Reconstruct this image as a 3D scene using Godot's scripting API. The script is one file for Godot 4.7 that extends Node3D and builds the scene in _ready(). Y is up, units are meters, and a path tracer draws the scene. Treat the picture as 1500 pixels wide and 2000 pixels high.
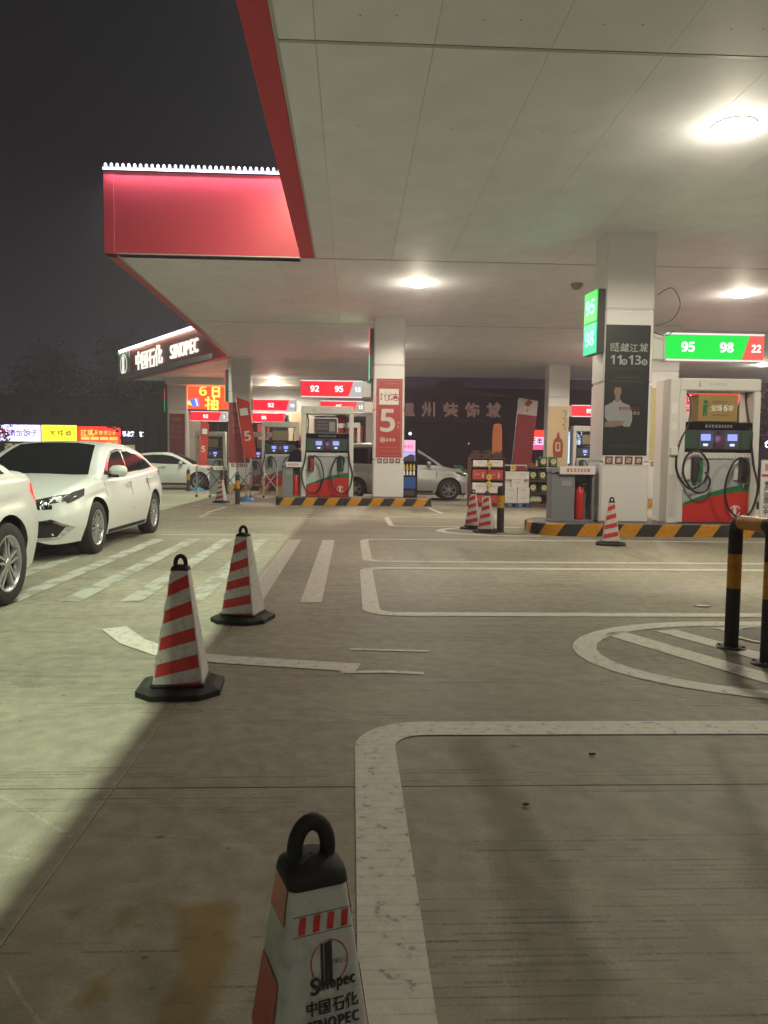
extends Node3D
# A petrol station forecourt at night. x right, y up, -z away from the camera, metres.

const CEIL := 5.0
var used := {}
var M := {}
var bold: SystemFont
var mono: SystemFont
var rng := RandomNumberGenerator.new()

func _ready() -> void:
	rng.seed = 7
	var cam := Camera3D.new()
	cam.name = "camera"
	cam.position = Vector3(0, 1.2, 0)
	cam.rotation = Vector3(deg_to_rad(-3.87), deg_to_rad(-2.5), deg_to_rad(0.7))
	cam.fov = 68.09
	cam.near = 0.05
	cam.far = 600.0
	add_child(cam)
	var env := Environment.new()
	env.background_mode = Environment.BG_SKY
	var skym := ProceduralSkyMaterial.new()
	skym.sky_top_color = lin(0.0022, 0.0017, 0.004)
	skym.sky_horizon_color = lin(0.028, 0.022, 0.031)
	skym.sky_curve = 0.12
	skym.ground_bottom_color = lin(0.01, 0.01, 0.01)
	skym.ground_horizon_color = lin(0.03, 0.027, 0.03)
	skym.sun_angle_max = 1.0
	env.sky = Sky.new()
	env.sky.sky_material = skym
	env.tonemap_mode = Environment.TONE_MAPPER_LINEAR
	env.tonemap_exposure = 1.36
	env.sdfgi_enabled = true
	env.ssao_enabled = true
	env.ssil_enabled = true
	env.fog_enabled = FOG > 0.0
	env.fog_density = FOG
	env.fog_light_color = Color(1.0, 0.92, 1.0)
	var we := WorldEnvironment.new()
	we.name = "world"
	we.environment = env
	add_child(we)
	var moon := DirectionalLight3D.new()
	moon.name = "moon"
	moon.light_energy = 0.004
	moon.light_color = Color(0.8, 0.88, 1.0)
	moon.light_angular_distance = 0.5
	moon.shadow_enabled = true
	moon.rotation = Vector3(deg_to_rad(-50), deg_to_rad(40), 0)
	add_child(moon)
	fonts_and_materials()
	build_ground()
	build_markings()
	build_canopy()
	build_lamps()
	build_store()
	build_islands()
	build_cars()
	build_forecourt_things()
	build_goods()
	build_background()

const FOG := 0.0034
const LAMP := 15.0
const STRIP := 3.6

# ---------------------------------------------------------------- helpers
func lin(r: float, g: float, b: float) -> Color:
	return Color(r, g, b).linear_to_srgb()

func mat(called: String, c: Array, rough := 0.7, metal := 0.0) -> StandardMaterial3D:
	var m := StandardMaterial3D.new()
	m.resource_name = called
	m.albedo_color = lin(c[0], c[1], c[2])
	m.roughness = rough
	m.metallic = metal
	M[called] = m
	return m

func glow(called: String, c: Array, k := 1.0) -> StandardMaterial3D:
	var m := mat(called, [c[0] * 0.15, c[1] * 0.15, c[2] * 0.15], 0.5)
	m.emission_enabled = true
	m.emission = lin(c[0], c[1], c[2])
	m.emission_energy_multiplier = k
	return m

func numbered(called: String) -> String:
	if not used.has(called):
		used[called] = 0
		return called
	used[called] += 1
	return "%s_%03d" % [called, used[called]]

func tag(o: Node3D, label: String, category: String, group := "", kind := "") -> Node3D:
	if label: o.set_meta("label", label)
	if category: o.set_meta("category", category)
	if group: o.set_meta("group", group)
	if kind: o.set_meta("kind", kind)
	return o

func thing(called: String, label: String, category: String, at := Vector3.ZERO, turn := 0.0, group := "") -> Node3D:
	var o := Node3D.new()
	o.name = numbered(called)
	add_child(o)
	o.position = at
	o.rotation.y = deg_to_rad(turn)
	tag(o, label, category, group)
	return o

func copy(src: Node3D, label: String, at: Vector3, turn := 0.0) -> Node3D:
	var base: String = src.name
	if base.length() > 4 and base[-4] == "_": base = base.left(-4)
	var o: Node3D = src.duplicate()
	o.name = numbered(base)
	add_child(o)
	o.position = at
	o.rotation.y = deg_to_rad(turn)
	o.set_meta("label", label)
	return o

func new_st() -> SurfaceTool:
	var st := SurfaceTool.new()
	st.begin(Mesh.PRIMITIVE_TRIANGLES)
	st.set_smooth_group(-1)
	return st

func put(called: String, st: SurfaceTool, m: Material, parent: Node3D = null, at := Vector3.ZERO) -> MeshInstance3D:
	st.generate_normals()
	st.index()
	var o := MeshInstance3D.new()
	o.mesh = st.commit()
	o.material_override = m
	return hang(called, o, parent, at)

func hang(called: String, o: MeshInstance3D, parent: Node3D, at := Vector3.ZERO) -> MeshInstance3D:
	if parent == null or parent == self:
		o.name = numbered(called)
		add_child(o)
	else:
		o.name = called
		parent.add_child(o, true)
	o.position = at
	return o

func again(called: String, mesh: Mesh, m: Material, parent: Node3D, at := Vector3.ZERO) -> MeshInstance3D:
	var o := MeshInstance3D.new()
	o.mesh = mesh
	o.material_override = m
	return hang(called, o, parent, at)

func structure(called: String, st: SurfaceTool, m: Material) -> MeshInstance3D:
	var o := put(called, st, m)
	o.set_meta("kind", "structure")
	return o

# triangle / quad whose front looks along «out»
func tri(st: SurfaceTool, a: Vector3, b: Vector3, c: Vector3, out: Vector3) -> void:
	if (a - c).cross(a - b).dot(out) < 0.0:
		st.add_vertex(a); st.add_vertex(c); st.add_vertex(b)
	else:
		st.add_vertex(a); st.add_vertex(b); st.add_vertex(c)

func quad(st: SurfaceTool, a: Vector3, b: Vector3, c: Vector3, d: Vector3, out: Vector3) -> void:
	tri(st, a, b, c, out)
	tri(st, a, c, d, out)

# a box with its edges cut off by e
func box(st: SurfaceTool, at: Vector3, size: Vector3, e := 0.0, xf := Transform3D()) -> void:
	var h := size / 2.0
	if e <= 0.0:
		for ax in 3:
			for s in [-1.0, 1.0]:
				var n := Vector3.ZERO
				n[ax] = s
				var u := Vector3.ZERO
				u[(ax + 1) % 3] = h[(ax + 1) % 3]
				var v := Vector3.ZERO
				v[(ax + 2) % 3] = h[(ax + 2) % 3]
				var c := at + n * h[ax]
				quad(st, xf * (c - u - v), xf * (c + u - v), xf * (c + u + v), xf * (c - u + v), xf.basis * n)
		return
	e = minf(e, minf(h.x, minf(h.y, h.z)) * 0.9)
	for ax in 3:
		var a1 := (ax + 1) % 3
		var a2 := (ax + 2) % 3
		for s in [-1.0, 1.0]:
			var n := Vector3.ZERO
			n[ax] = s
			var u := Vector3.ZERO
			u[a1] = h[a1] - e
			var v := Vector3.ZERO
			v[a2] = h[a2] - e
			var c := at + n * h[ax]
			quad(st, xf * (c - u - v), xf * (c + u - v), xf * (c + u + v), xf * (c - u + v), xf.basis * n)
		for s1 in [-1.0, 1.0]:      # the edges that run along ax
			for s2 in [-1.0, 1.0]:
				var l := Vector3.ZERO
				l[ax] = h[ax] - e
				var p := Vector3.ZERO
				p[a1] = s1 * h[a1]
				p[a2] = s2 * (h[a2] - e)
				var q := Vector3.ZERO
				q[a1] = s1 * (h[a1] - e)
				q[a2] = s2 * h[a2]
				var n2 := Vector3.ZERO
				n2[a1] = s1
				n2[a2] = s2
				quad(st, xf * (at + p - l), xf * (at + p + l), xf * (at + q + l), xf * (at + q - l), xf.basis * n2)
	for sx in [-1.0, 1.0]:
		for sy in [-1.0, 1.0]:
			for sz in [-1.0, 1.0]:
				var k := Vector3(sx, sy, sz)
				var i := Vector3(sx * (h.x - e), sy * (h.y - e), sz * (h.z - e))
				tri(st, xf * (at + i + Vector3(sx * e, 0, 0)), xf * (at + i + Vector3(0, sy * e, 0)), xf * (at + i + Vector3(0, 0, sz * e)), xf.basis * k)

func boxed(called: String, at: Vector3, size: Vector3, m: Material, parent: Node3D = null, e := 0.0) -> MeshInstance3D:
	var st := new_st()
	box(st, Vector3.ZERO, size, e)
	return put(called, st, m, parent, at)

# a flat outline in x, y drawn out from z0 to z1
func prism(st: SurfaceTool, pts: PackedVector2Array, z0: float, z1: float, xf := Transform3D()) -> void:
	var idx := Geometry2D.triangulate_polygon(pts)
	for i in range(0, idx.size(), 3):
		var a := pts[idx[i]]
		var b := pts[idx[i + 1]]
		var c := pts[idx[i + 2]]
		tri(st, xf * Vector3(a.x, a.y, z1), xf * Vector3(b.x, b.y, z1), xf * Vector3(c.x, c.y, z1), xf.basis.z)
		if z1 != z0: tri(st, xf * Vector3(a.x, a.y, z0), xf * Vector3(b.x, b.y, z0), xf * Vector3(c.x, c.y, z0), -xf.basis.z)
	if z0 == z1: return
	var ccw := not Geometry2D.is_polygon_clockwise(pts)
	for i in pts.size():
		var a := pts[i]
		var b := pts[(i + 1) % pts.size()]
		var d := (b - a)
		var n := Vector3(d.y, -d.x, 0) * (1.0 if ccw else -1.0)
		quad(st, xf * Vector3(a.x, a.y, z0), xf * Vector3(b.x, b.y, z0), xf * Vector3(b.x, b.y, z1), xf * Vector3(a.x, a.y, z1), xf.basis * n)

func P(s: String, k := 1.0) -> PackedVector2Array:      # "x,y x,y ..."
	var out := PackedVector2Array()
	for w in s.split(" ", false):
		var c := w.split(",")
		out.append(Vector2(c[0].to_float(), c[1].to_float()) * k)
	return out

func rect(x0: float, y0: float, x1: float, y1: float) -> PackedVector2Array:
	return PackedVector2Array([Vector2(x0, y0), Vector2(x1, y0), Vector2(x1, y1), Vector2(x0, y1)])

func plate(called: String, pts: PackedVector2Array, z: float, m: Material, parent: Node3D, thick := 0.004) -> MeshInstance3D:
	var st := new_st()
	prism(st, pts, z - thick, z)
	return put(called, st, m, parent)

func disc(r: float, n := 20, at := Vector2.ZERO, ry := 0.0) -> PackedVector2Array:
	var out := PackedVector2Array()
	for i in n:
		var a := TAU * i / n
		out.append(at + Vector2(cos(a) * r, sin(a) * (ry if ry > 0.0 else r)))
	return out

func tube(st: SurfaceTool, pts: PackedVector3Array, r: float, n := 8, r1 := -1.0, caps := true) -> void:
	st.set_smooth_group(1)
	var rings: Array[PackedVector3Array] = []
	var side := Vector3.ZERO
	for i in pts.size():
		var d := (pts[mini(i + 1, pts.size() - 1)] - pts[maxi(i - 1, 0)]).normalized()
		if side == Vector3.ZERO: side = d.cross(Vector3.UP if absf(d.y) < 0.9 else Vector3.RIGHT).normalized()
		side = (side - d * side.dot(d)).normalized()
		var up := side.cross(d)
		var rr := r if r1 < 0.0 else lerpf(r, r1, float(i) / (pts.size() - 1))
		var ring := PackedVector3Array()
		for k in n: ring.append(pts[i] + (side * cos(TAU * k / n) + up * sin(TAU * k / n)) * rr)
		rings.append(ring)
	for i in pts.size() - 1:
		for k in n:
			var k2 := (k + 1) % n
			quad(st, rings[i][k], rings[i][k2], rings[i + 1][k2], rings[i + 1][k], (rings[i][k] + rings[i][k2]) / 2.0 - pts[i] + (rings[i + 1][k] + rings[i + 1][k2]) / 2.0 - pts[i + 1])
	st.set_smooth_group(-1)
	if caps:
		for e in [0, pts.size() - 1]:
			var o: Vector3 = pts[e] - pts[1 if e == 0 else e - 1]
			for k in n: tri(st, pts[e], rings[e][k], rings[e][(k + 1) % n], o)

func curve(pts: PackedVector3Array, steps := 5) -> PackedVector3Array:   # smooth line through the points
	var out := PackedVector3Array()
	for i in pts.size() - 1:
		var a := pts[maxi(i - 1, 0)]
		var d := pts[mini(i + 2, pts.size() - 1)]
		for k in steps: out.append(pts[i].cubic_interpolate(pts[i + 1], a, d, float(k) / steps))
	out.append(pts[-1])
	return out

func V3(s: String) -> PackedVector3Array:               # "x,y,z x,y,z ..."
	var out := PackedVector3Array()
	for w in s.split(" ", false):
		var c := w.split(",")
		out.append(Vector3(c[0].to_float(), c[1].to_float(), c[2].to_float()))
	return out

# turned shape: profile of (radius, height) about y
func lathe(st: SurfaceTool, prof: PackedVector2Array, n := 20, xf := Transform3D(), smooth := true) -> void:
	st.set_smooth_group(1 if smooth else -1)
	for i in prof.size() - 1:
		var a := prof[i]
		var b := prof[i + 1]
		var nn := Vector2(b.y - a.y, a.x - b.x)
		for k in n:
			var t := TAU * k / n
			var t2 := TAU * (k + 1) / n
			var p := func(q: Vector2, w: float) -> Vector3: return xf * Vector3(q.x * cos(w), q.y, q.x * sin(w))
			var tm := (t + t2) / 2.0
			var out: Vector3 = xf.basis * Vector3(nn.x * cos(tm), nn.y, nn.x * sin(tm))
			if a.x < 0.0001: tri(st, p.call(a, t), p.call(b, t), p.call(b, t2), out)
			elif b.x < 0.0001: tri(st, p.call(a, t), p.call(a, t2), p.call(b, t), out)
			else: quad(st, p.call(a, t), p.call(a, t2), p.call(b, t2), p.call(b, t), out)
	st.set_smooth_group(-1)

# Latin letters and digits as a mesh, centred, h = height of a capital
func words(s: String, h: float, m: Material, parent: Node3D, at: Vector3, depth := 0.003, squeeze := 1.0, called := "lettering") -> MeshInstance3D:
	var t := TextMesh.new()
	t.text = s
	t.font = bold
	t.font_size = 48
	t.pixel_size = h / (48.0 * 0.714)
	t.depth = depth
	t.curve_step = 1.0
	var box_ := t.get_aabb()
	var o := MeshInstance3D.new()
	o.mesh = t
	o.material_override = m
	hang(called, o, parent)
	o.scale = Vector3(squeeze, 1, 1)
	var c := box_.get_center()
	o.position = at - Vector3(c.x * squeeze, c.y, c.z)
	return o

# Chinese characters as pen strokes on a 10 x 10 grid, y down; a = 10
const GLYPH := {
	"中": "12 92 96 16 12|50 5a", "国": "01 91 9a 0a 01|23 73|25 75|28 78|53 58|66 77", "石": "11 91|41 16|35 95 9a 3a 35",
	"化": "30 05|24 2a|60 69 79 a9 a7|93 66", "优": "20 05|13 1a|33 a3|63 5a 3a|73 79 a9 a7|80 91", "惠": "02 a2|24 84 86 26 24|25 85|50 56|07 a7|19 28|47 4a 8a 89|67 78|97 a9",
	"瓯": "01 51|01 09 59|23 46|43 26|60 a0|70 6a 8a|70 93 9a aa", "越": "12 52|30 36|05 55|36 39|38 58|16 0a|19 aa|62 a2|62 68|80 88 a8|a1 95 78",
	"江": "11 22|04 15|0a 36|42 92|62 6a|3a aa", "城": "02 32|20 28|09 38|42 a2|42 47 3a|45 65 69|70 78 aa|94 6a|80 91",
	"月": "21 81 8a 7a|21 27 1a|24 84|27 87", "日": "21 81 8a 2a 21|25 85", "南": "02 a2|50 54|14 94 9a 8a|14 1a|34 45|64 55|36 76|38 78|56 5a",
	"站": "20 31|03 43|13 24|43 36|09 49|60 65|63 a3|56 96 9a 5a 56", "饺": "20 04|12 42 44|24 2a 48|60 71|43 a3|63 45|83 a6|54 aa|95 4a",
	"子": "21 81 54|54 5a 3a|05 a5", "文": "50 61|03 a3|23 9a|83 0a", "成": "12 92|12 17 0a|15 45 48|60 78 aa|95 6a|80 91",
	"烤": "15 16|20 2a|44 35|26 48|52 92|60 64|44 a4|96 4a|67 97 8a", "味": "12 42 48 18 12|53 93|45 a5|70 7a|65 3a|75 aa",
	"温": "11 22|04 15|0a 26|41 91 95 45 41|43 93|46 96|46 4a|96 9a|62 6a|76 7a|3a aa", "州": "20 27 0a|50 5a|90 9a|03 04|34 35|65 66",
	"装": "20 25|02 13|04 24|42 a2|70 75|45 95|06 a6|47 1a|47 49|57 aa|97 78", "饰": "20 04|12 42 44|24 2a 48|60 54|52 a2|55 59|55 a5 a8|75 7a",
	"全": "50 04|50 a4|25 85|27 87|54 5a|0a aa", "场": "02 42|20 28|09 48|50 90 54 a4 a9 8a|74 5a|94 7a", "折": "02 42|20 2a|07 46|90 51 57 4a|54 a4|74 7a",
	"抽": "02 32|20 2a|07 36|53 a3 aa 5a 53|56 a6|70 7a", "客": "50 51|12 a2|12 13|a2 a3|43 15|43 83 36|45 a7|37 87 8a 3a 37", "户": "50 61|22 92 95 25|22 26 0a",
	"在": "02 a2|50 06|26 2a|46 96|64 6a|3a aa", "我": "30 12|03 a3|31 3a 2a|08 57|60 79 aa|95 6a|80 91", "心": "14 07|34 39 79 77|52 63|84 a7",
}

func hanzi(s: String, size: float, m: Material, parent: Node3D, at: Vector3, weight := 0.11, pitch := 1.15, upright := false, depth := 0.0, squeeze := 1.0) -> MeshInstance3D:
	var st := new_st()
	var n := s.length()
	var lift := 0.0
	for i in n:
		var o := Vector2(-(n - 1) / 2.0 * pitch * size + i * pitch * size, 0.0) if not upright else Vector2(0.0, (n - 1) / 2.0 * pitch * size - i * pitch * size)
		if not GLYPH.has(s[i]): continue
		for stroke in String(GLYPH[s[i]]).split("|"):
			var last := Vector2.INF
			for w in stroke.split(" ", false):
				var p := Vector2(w[0].hex_to_int() / 10.0 - 0.5, 0.5 - w[1].hex_to_int() / 10.0) * size
				if last != Vector2.INF:
					var d := (p - last).normalized()
					var nn := Vector2(-d.y, d.x) * size * weight / 2.0
					var ee := d * size * weight / 2.0
					var a := o + last - ee
					var b := o + p + ee
					lift += 0.00012
					prism(st, PackedVector2Array([(a - nn) * Vector2(squeeze, 1), (b - nn) * Vector2(squeeze, 1), (b + nn) * Vector2(squeeze, 1), (a + nn) * Vector2(squeeze, 1)]), lift, lift + depth)
				last = p
	return put("lettering", st, m, parent, at)

# rows of print too small to read
func print_rows(x0: float, x1: float, y: float, h: float, m: Material, parent: Node3D, z: float, sd := 1, called := "print_row") -> void:
	var r := RandomNumberGenerator.new()
	r.seed = sd
	var st := new_st()
	var x := x0
	while x < x1 - h * 0.5:
		var w := h * r.randf_range(0.55, 0.95)
		for k in 3:
			var yy := y - h / 2.0 + h * (k + r.randf_range(0.1, 0.5)) / 3.0
			prism(st, rect(x, yy, minf(x + w, x1), yy + h * 0.16), z + 0.0003 * k, z + 0.0003 * k)
		prism(st, rect(x + w * 0.4, y - h / 2.0, x + w * 0.55, y + h / 2.0), z + 0.0012, z + 0.0012)
		x += w + h * 0.28
	put(called, st, m, parent)

func area_light(called: String, at: Vector3, size: Vector2, towards: Vector3, c: Array, energy: float, parent: Node3D = null) -> void:
	var l := AreaLight3D.new()
	l.name = called
	l.area_size = size
	l.light_color = Color(c[0], c[1], c[2]).linear_to_srgb()
	l.light_energy = energy
	l.shadow_enabled = true
	(parent if parent else self).add_child(l, true)
	l.position = at
	var up := Vector3.UP if absf(towards.normalized().y) < 0.9 else Vector3.FORWARD
	l.basis = Basis.looking_at(towards, up)

func fonts_and_materials() -> void:
	bold = SystemFont.new()
	bold.font_names = PackedStringArray(["Droid Sans"])
	bold.font_weight = 700
	mat("white_panel", [0.62, 0.62, 0.6], 0.35)
	mat("column_white", [0.7, 0.69, 0.69], 0.28)
	mat("ceiling", [0.72, 0.72, 0.7], 0.5)
	mat("dark_gap", [0.1, 0.1, 0.1], 0.8)
	mat("deck_grey", [0.42, 0.42, 0.42], 0.8)
	mat("channel", [0.42, 0.41, 0.4], 0.5, 0.1)
	mat("fascia_red", [0.5, 0.03, 0.055], 0.5)
	mat("dark_red", [0.2, 0.012, 0.02], 0.5)
	mat("poster_red", [0.42, 0.05, 0.045], 0.5)
	mat("red", [0.55, 0.03, 0.025], 0.4)
	mat("green", [0.015, 0.16, 0.06], 0.4)
	mat("black", [0.015, 0.015, 0.016], 0.5)
	mat("rubber", [0.02, 0.02, 0.021], 0.75)
	mat("hose", [0.02, 0.02, 0.02], 0.35)
	mat("dark_grey", [0.05, 0.05, 0.055], 0.45)
	mat("gloss_black", [0.012, 0.012, 0.015], 0.12)
	mat("pump_grey", [0.42, 0.45, 0.47], 0.4)
	mat("pump_white", [0.66, 0.65, 0.62], 0.35)
	mat("steel", [0.5, 0.5, 0.5], 0.35, 0.8)
	mat("chrome", [0.75, 0.75, 0.76], 0.12, 1.0)
	mat("cabinet_grey", [0.22, 0.23, 0.25], 0.45)
	mat("print_white", [0.75, 0.73, 0.72], 0.5)
	mat("print_grey", [0.3, 0.3, 0.3], 0.5)
	mat("print_black", [0.03, 0.03, 0.03], 0.5)
	mat("print_dim", [0.085, 0.09, 0.088], 0.5)
	mat("yellow", [0.62, 0.27, 0.01], 0.5)
	mat("kerb_black", [0.03, 0.03, 0.032], 0.7)
	mat("kerb_top", [0.2, 0.18, 0.17], 0.85)
	mat("cone_red", [0.62, 0.05, 0.045], 0.35)
	mat("cone_white", [0.62, 0.6, 0.6], 0.35)
	mat("sleeve_pale", [0.55, 0.57, 0.56], 0.4)
	mat("cream", [0.62, 0.47, 0.28], 0.6)
	mat("cream_wall", [0.66, 0.62, 0.55], 0.6)
	mat("wood", [0.14, 0.05, 0.028], 0.5)
	mat("wood_dark", [0.07, 0.03, 0.02], 0.6)
	mat("blue_plastic", [0.02, 0.09, 0.32], 0.4)
	mat("blue_base", [0.06, 0.2, 0.42], 0.4)
	mat("carton", [0.66, 0.62, 0.6], 0.7)
	mat("pack_green", [0.02, 0.09, 0.05], 0.3)
	mat("pack_pale", [0.55, 0.5, 0.32], 0.4)
	mat("tag_yellow", [0.6, 0.45, 0.08], 0.5)
	mat("car_white", [0.72, 0.72, 0.72], 0.25).clearcoat_enabled = true
	mat("car_silver", [0.36, 0.36, 0.36], 0.35, 0.35).clearcoat_enabled = true
	mat("car_glass", [0.014, 0.014, 0.016], 0.06).metallic_specular = 0.05
	mat("tyre", [0.018, 0.018, 0.018], 0.8)
	mat("rim", [0.5, 0.5, 0.52], 0.3, 0.75)
	mat("under", [0.012, 0.012, 0.012], 0.9)
	mat("lamp_glass", [0.1, 0.1, 0.11], 0.1, 0.3)
	mat("facade_dark", [0.03, 0.027, 0.026], 0.8)
	mat("roof_orange", [0.5, 0.17, 0.06], 0.8)
	mat("bark", [0.05, 0.04, 0.03], 0.9)
	var leaf := mat("leaf", [0.05, 0.07, 0.025], 0.6)
	leaf.cull_mode = BaseMaterial3D.CULL_DISABLED
	mat("skin", [0.4, 0.22, 0.14], 0.6)
	mat("uniform_blue", [0.02, 0.024, 0.09], 0.8)
	mat("hair", [0.01, 0.009, 0.008], 0.6)
	mat("bottle_brown", [0.08, 0.03, 0.015], 0.2)
	glow("lamp_glow", [1.0, 0.9, 0.7], 8.0)
	glow("led_white", [0.85, 0.85, 1.0], 3.0)
	glow("sign_red", [1.0, 0.012, 0.03], 1.0)
	glow("sign_green", [0.0, 0.62, 0.05], 1.0)
	glow("sign_teal", [0.0, 0.55, 0.28], 1.0)
	glow("sign_salmon", [0.9, 0.1, 0.08], 0.8)
	glow("sign_white", [1.0, 0.96, 0.96], 1.3)
	glow("sign_cyan", [0.35, 0.95, 0.95], 1.1)
	glow("sign_lip", [1.0, 0.86, 0.86], 0.75)
	glow("sign_grey", [0.36, 0.34, 0.36], 1.0)
	glow("letter_cream", [0.86, 0.84, 0.72], 1.0)
	glow("screen_blue", [0.27, 0.32, 0.95], 1.0)
	glow("screen_pale", [0.6, 0.7, 0.95], 1.0)
	glow("led_red", [1.0, 0.085, 0.02], 1.0)
	glow("led_yellow", [1.0, 0.8, 0.12], 1.1)
	glow("led_blue", [0.1, 0.2, 0.85], 1.0)
	glow("neon_red", [1.0, 0.05, 0.06], 1.0)
	glow("neon_green", [0.05, 0.75, 0.3], 1.0)
	glow("shop_lilac", [0.62, 0.56, 1.0], 2.2)
	glow("shop_yellow", [0.72, 0.66, 0.02], 2.2)
	glow("shop_red", [1.0, 0.03, 0.015], 2.2)
	glow("shop_blue", [0.75, 0.82, 1.0], 3.0)
	glow("tail_red", [1.0, 0.03, 0.04], 1.0)
	glow("amber", [1.0, 0.5, 0.2], 1.2)
	glow("window_warm", [0.5, 0.4, 0.2], 0.6)
	glow("city_letter", [0.16, 0.085, 0.065], 0.7)
	glow("pink_glow", [1.0, 0.55, 0.8], 1.2)
	glow("lantern_orange", [0.3, 0.085, 0.02], 0.9)
	# handling dirt: soft uneven tone on painted and plastic surfaces
	var nt := NoiseTexture2D.new()
	nt.width = 512
	nt.height = 512
	nt.seamless = true
	nt.noise = FastNoiseLite.new()
	nt.noise.seed = 44
	nt.noise.frequency = 0.018
	nt.noise.fractal_octaves = 6
	nt.noise.fractal_gain = 0.62
	var g := Gradient.new()
	g.offsets = PackedFloat32Array([0.0, 0.38, 0.52, 1.0])
	g.colors = PackedColorArray([Color(0.8, 0.79, 0.77), Color(0.93, 0.925, 0.92), Color(0.98, 0.98, 0.98), Color(1, 1, 1)])
	nt.color_ramp = g
	for q in [["cone_white", 2.0], ["cone_red", 2.0], ["sleeve_pale", 2.2], ["yellow", 1.6], ["kerb_black", 1.6], ["kerb_top", 0.7], ["rubber", 3.0]]:
		var m: StandardMaterial3D = M[q[0]]
		m.albedo_texture = nt
		m.uv1_triplanar = true
		m.uv1_scale = Vector3.ONE * q[1]

# ---------------------------------------------------------------- ground
const TEX_M := 8.4
func concrete_texture() -> ImageTexture:
	var n := 2048
	var big := FastNoiseLite.new()
	big.seed = 3
	big.frequency = 0.0035
	big.fractal_octaves = 4
	var fine := FastNoiseLite.new()
	fine.seed = 9
	fine.frequency = 0.06
	fine.fractal_octaves = 3
	var ia := big.get_seamless_image(512, 512, false, false, 0.1, false)
	ia.resize(n, n, Image.INTERPOLATE_CUBIC)
	var ib := fine.get_seamless_image(n / 2, n / 2, false, false, 0.1, false)
	ib.resize(n, n, Image.INTERPOLATE_BILINEAR)
	ia.convert(Image.FORMAT_L8)
	ib.convert(Image.FORMAT_L8)
	var a := ia.get_data()
	var b := ib.get_data()
	var d := PackedByteArray()
	d.resize(n * n)
	var s := 12345
	for i in n * n:
		s = (s * 1103515245 + 12345) & 0x7fffffff
		d[i] = 146 + ((a[i] - 128) * 34 >> 7) + ((b[i] - 128) * 15 >> 7) + ((s >> 16 & 255) - 128 >> 4)
	var r := RandomNumberGenerator.new()
	r.seed = 21
	# broad wear and tyre bands
	for k in 34:
		var x0 := r.randi_range(0, n)
		var y0 := r.randi_range(0, n)
		var ww := r.randi_range(40, 150)
		var hh := r.randi_range(150, 600)
		var amt := r.randi_range(-13, 8)
		var lean := r.randf_range(-0.35, 0.35)
		for y in hh:
			var fade := minf(1.0, minf(y, hh - y) / 60.0)
			for x in ww:
				var f2 := minf(1.0, minf(x, ww - x) / 22.0)
				var i := ((y0 + y) % n) * n + (x0 + x + int(lean * y)) % n
				d[i] = clampi(d[i] + int(amt * fade * f2), 0, 255)
	# the broom grooves: short dark lines along x, in patches
	for k in 150:
		var cx := r.randi_range(0, n)
		var cy := r.randi_range(0, n)
		for row in r.randi_range(5, 16):
			var y := (cy + row * 6 + r.randi_range(-2, 2) + n) % n
			for seg in r.randi_range(1, 3):
				var xs := cx + r.randi_range(-110, 110)
				var ln := r.randi_range(40, 260)
				var dark := r.randi_range(9, 36)
				for x in ln:
					if r.randf() < 0.16 or sin(x * 0.05 + row) > 0.75: continue
					var i := y * n + (xs + x) % n
					d[i] = maxi(d[i] - dark, 30)
					if dark > 26:
						var i2 := ((y + 1) % n) * n + (xs + x) % n
						d[i2] = maxi(d[i2] - dark / 2, 30)
	# pale scuffs
	for k in 240:
		var x := r.randf_range(0, n)
		var y := r.randf_range(0, n)
		var ang := r.randf_range(-0.9, 0.9) + (PI if r.randf() < 0.5 else 0.0)
		var ln := r.randi_range(20, 150)
		var amt := r.randi_range(5, 16)
		for q in ln:
			x += cos(ang)
			y += sin(ang)
			ang += r.randf_range(-0.02, 0.02)
			for w in r.randi_range(1, 3):
				var i := (int(y) + w + n) % n * n + (int(x) + n) % n
				d[i] = mini(d[i] + amt, 190)
	# chips and oil drops
	for k in 420:
		var x := r.randi_range(0, n)
		var y := r.randi_range(0, n)
		var rad := r.randi_range(1, 2 if k % 5 else 3)
		var amt := r.randi_range(10, 45)
		for yy in range(-rad, rad + 1):
			for xx in range(-rad * 2, rad * 2 + 1):
				if xx * xx / 4 + yy * yy <= rad * rad and r.randf() < 0.85:
					var i := (y + yy + n) % n * n + (x + xx + n) % n
					d[i] = maxi(d[i] - amt, 35)
	var im := Image.create_from_data(n, n, false, Image.FORMAT_L8, d)
	im.convert(Image.FORMAT_RGB8)
	return ImageTexture.create_from_image(im)

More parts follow.
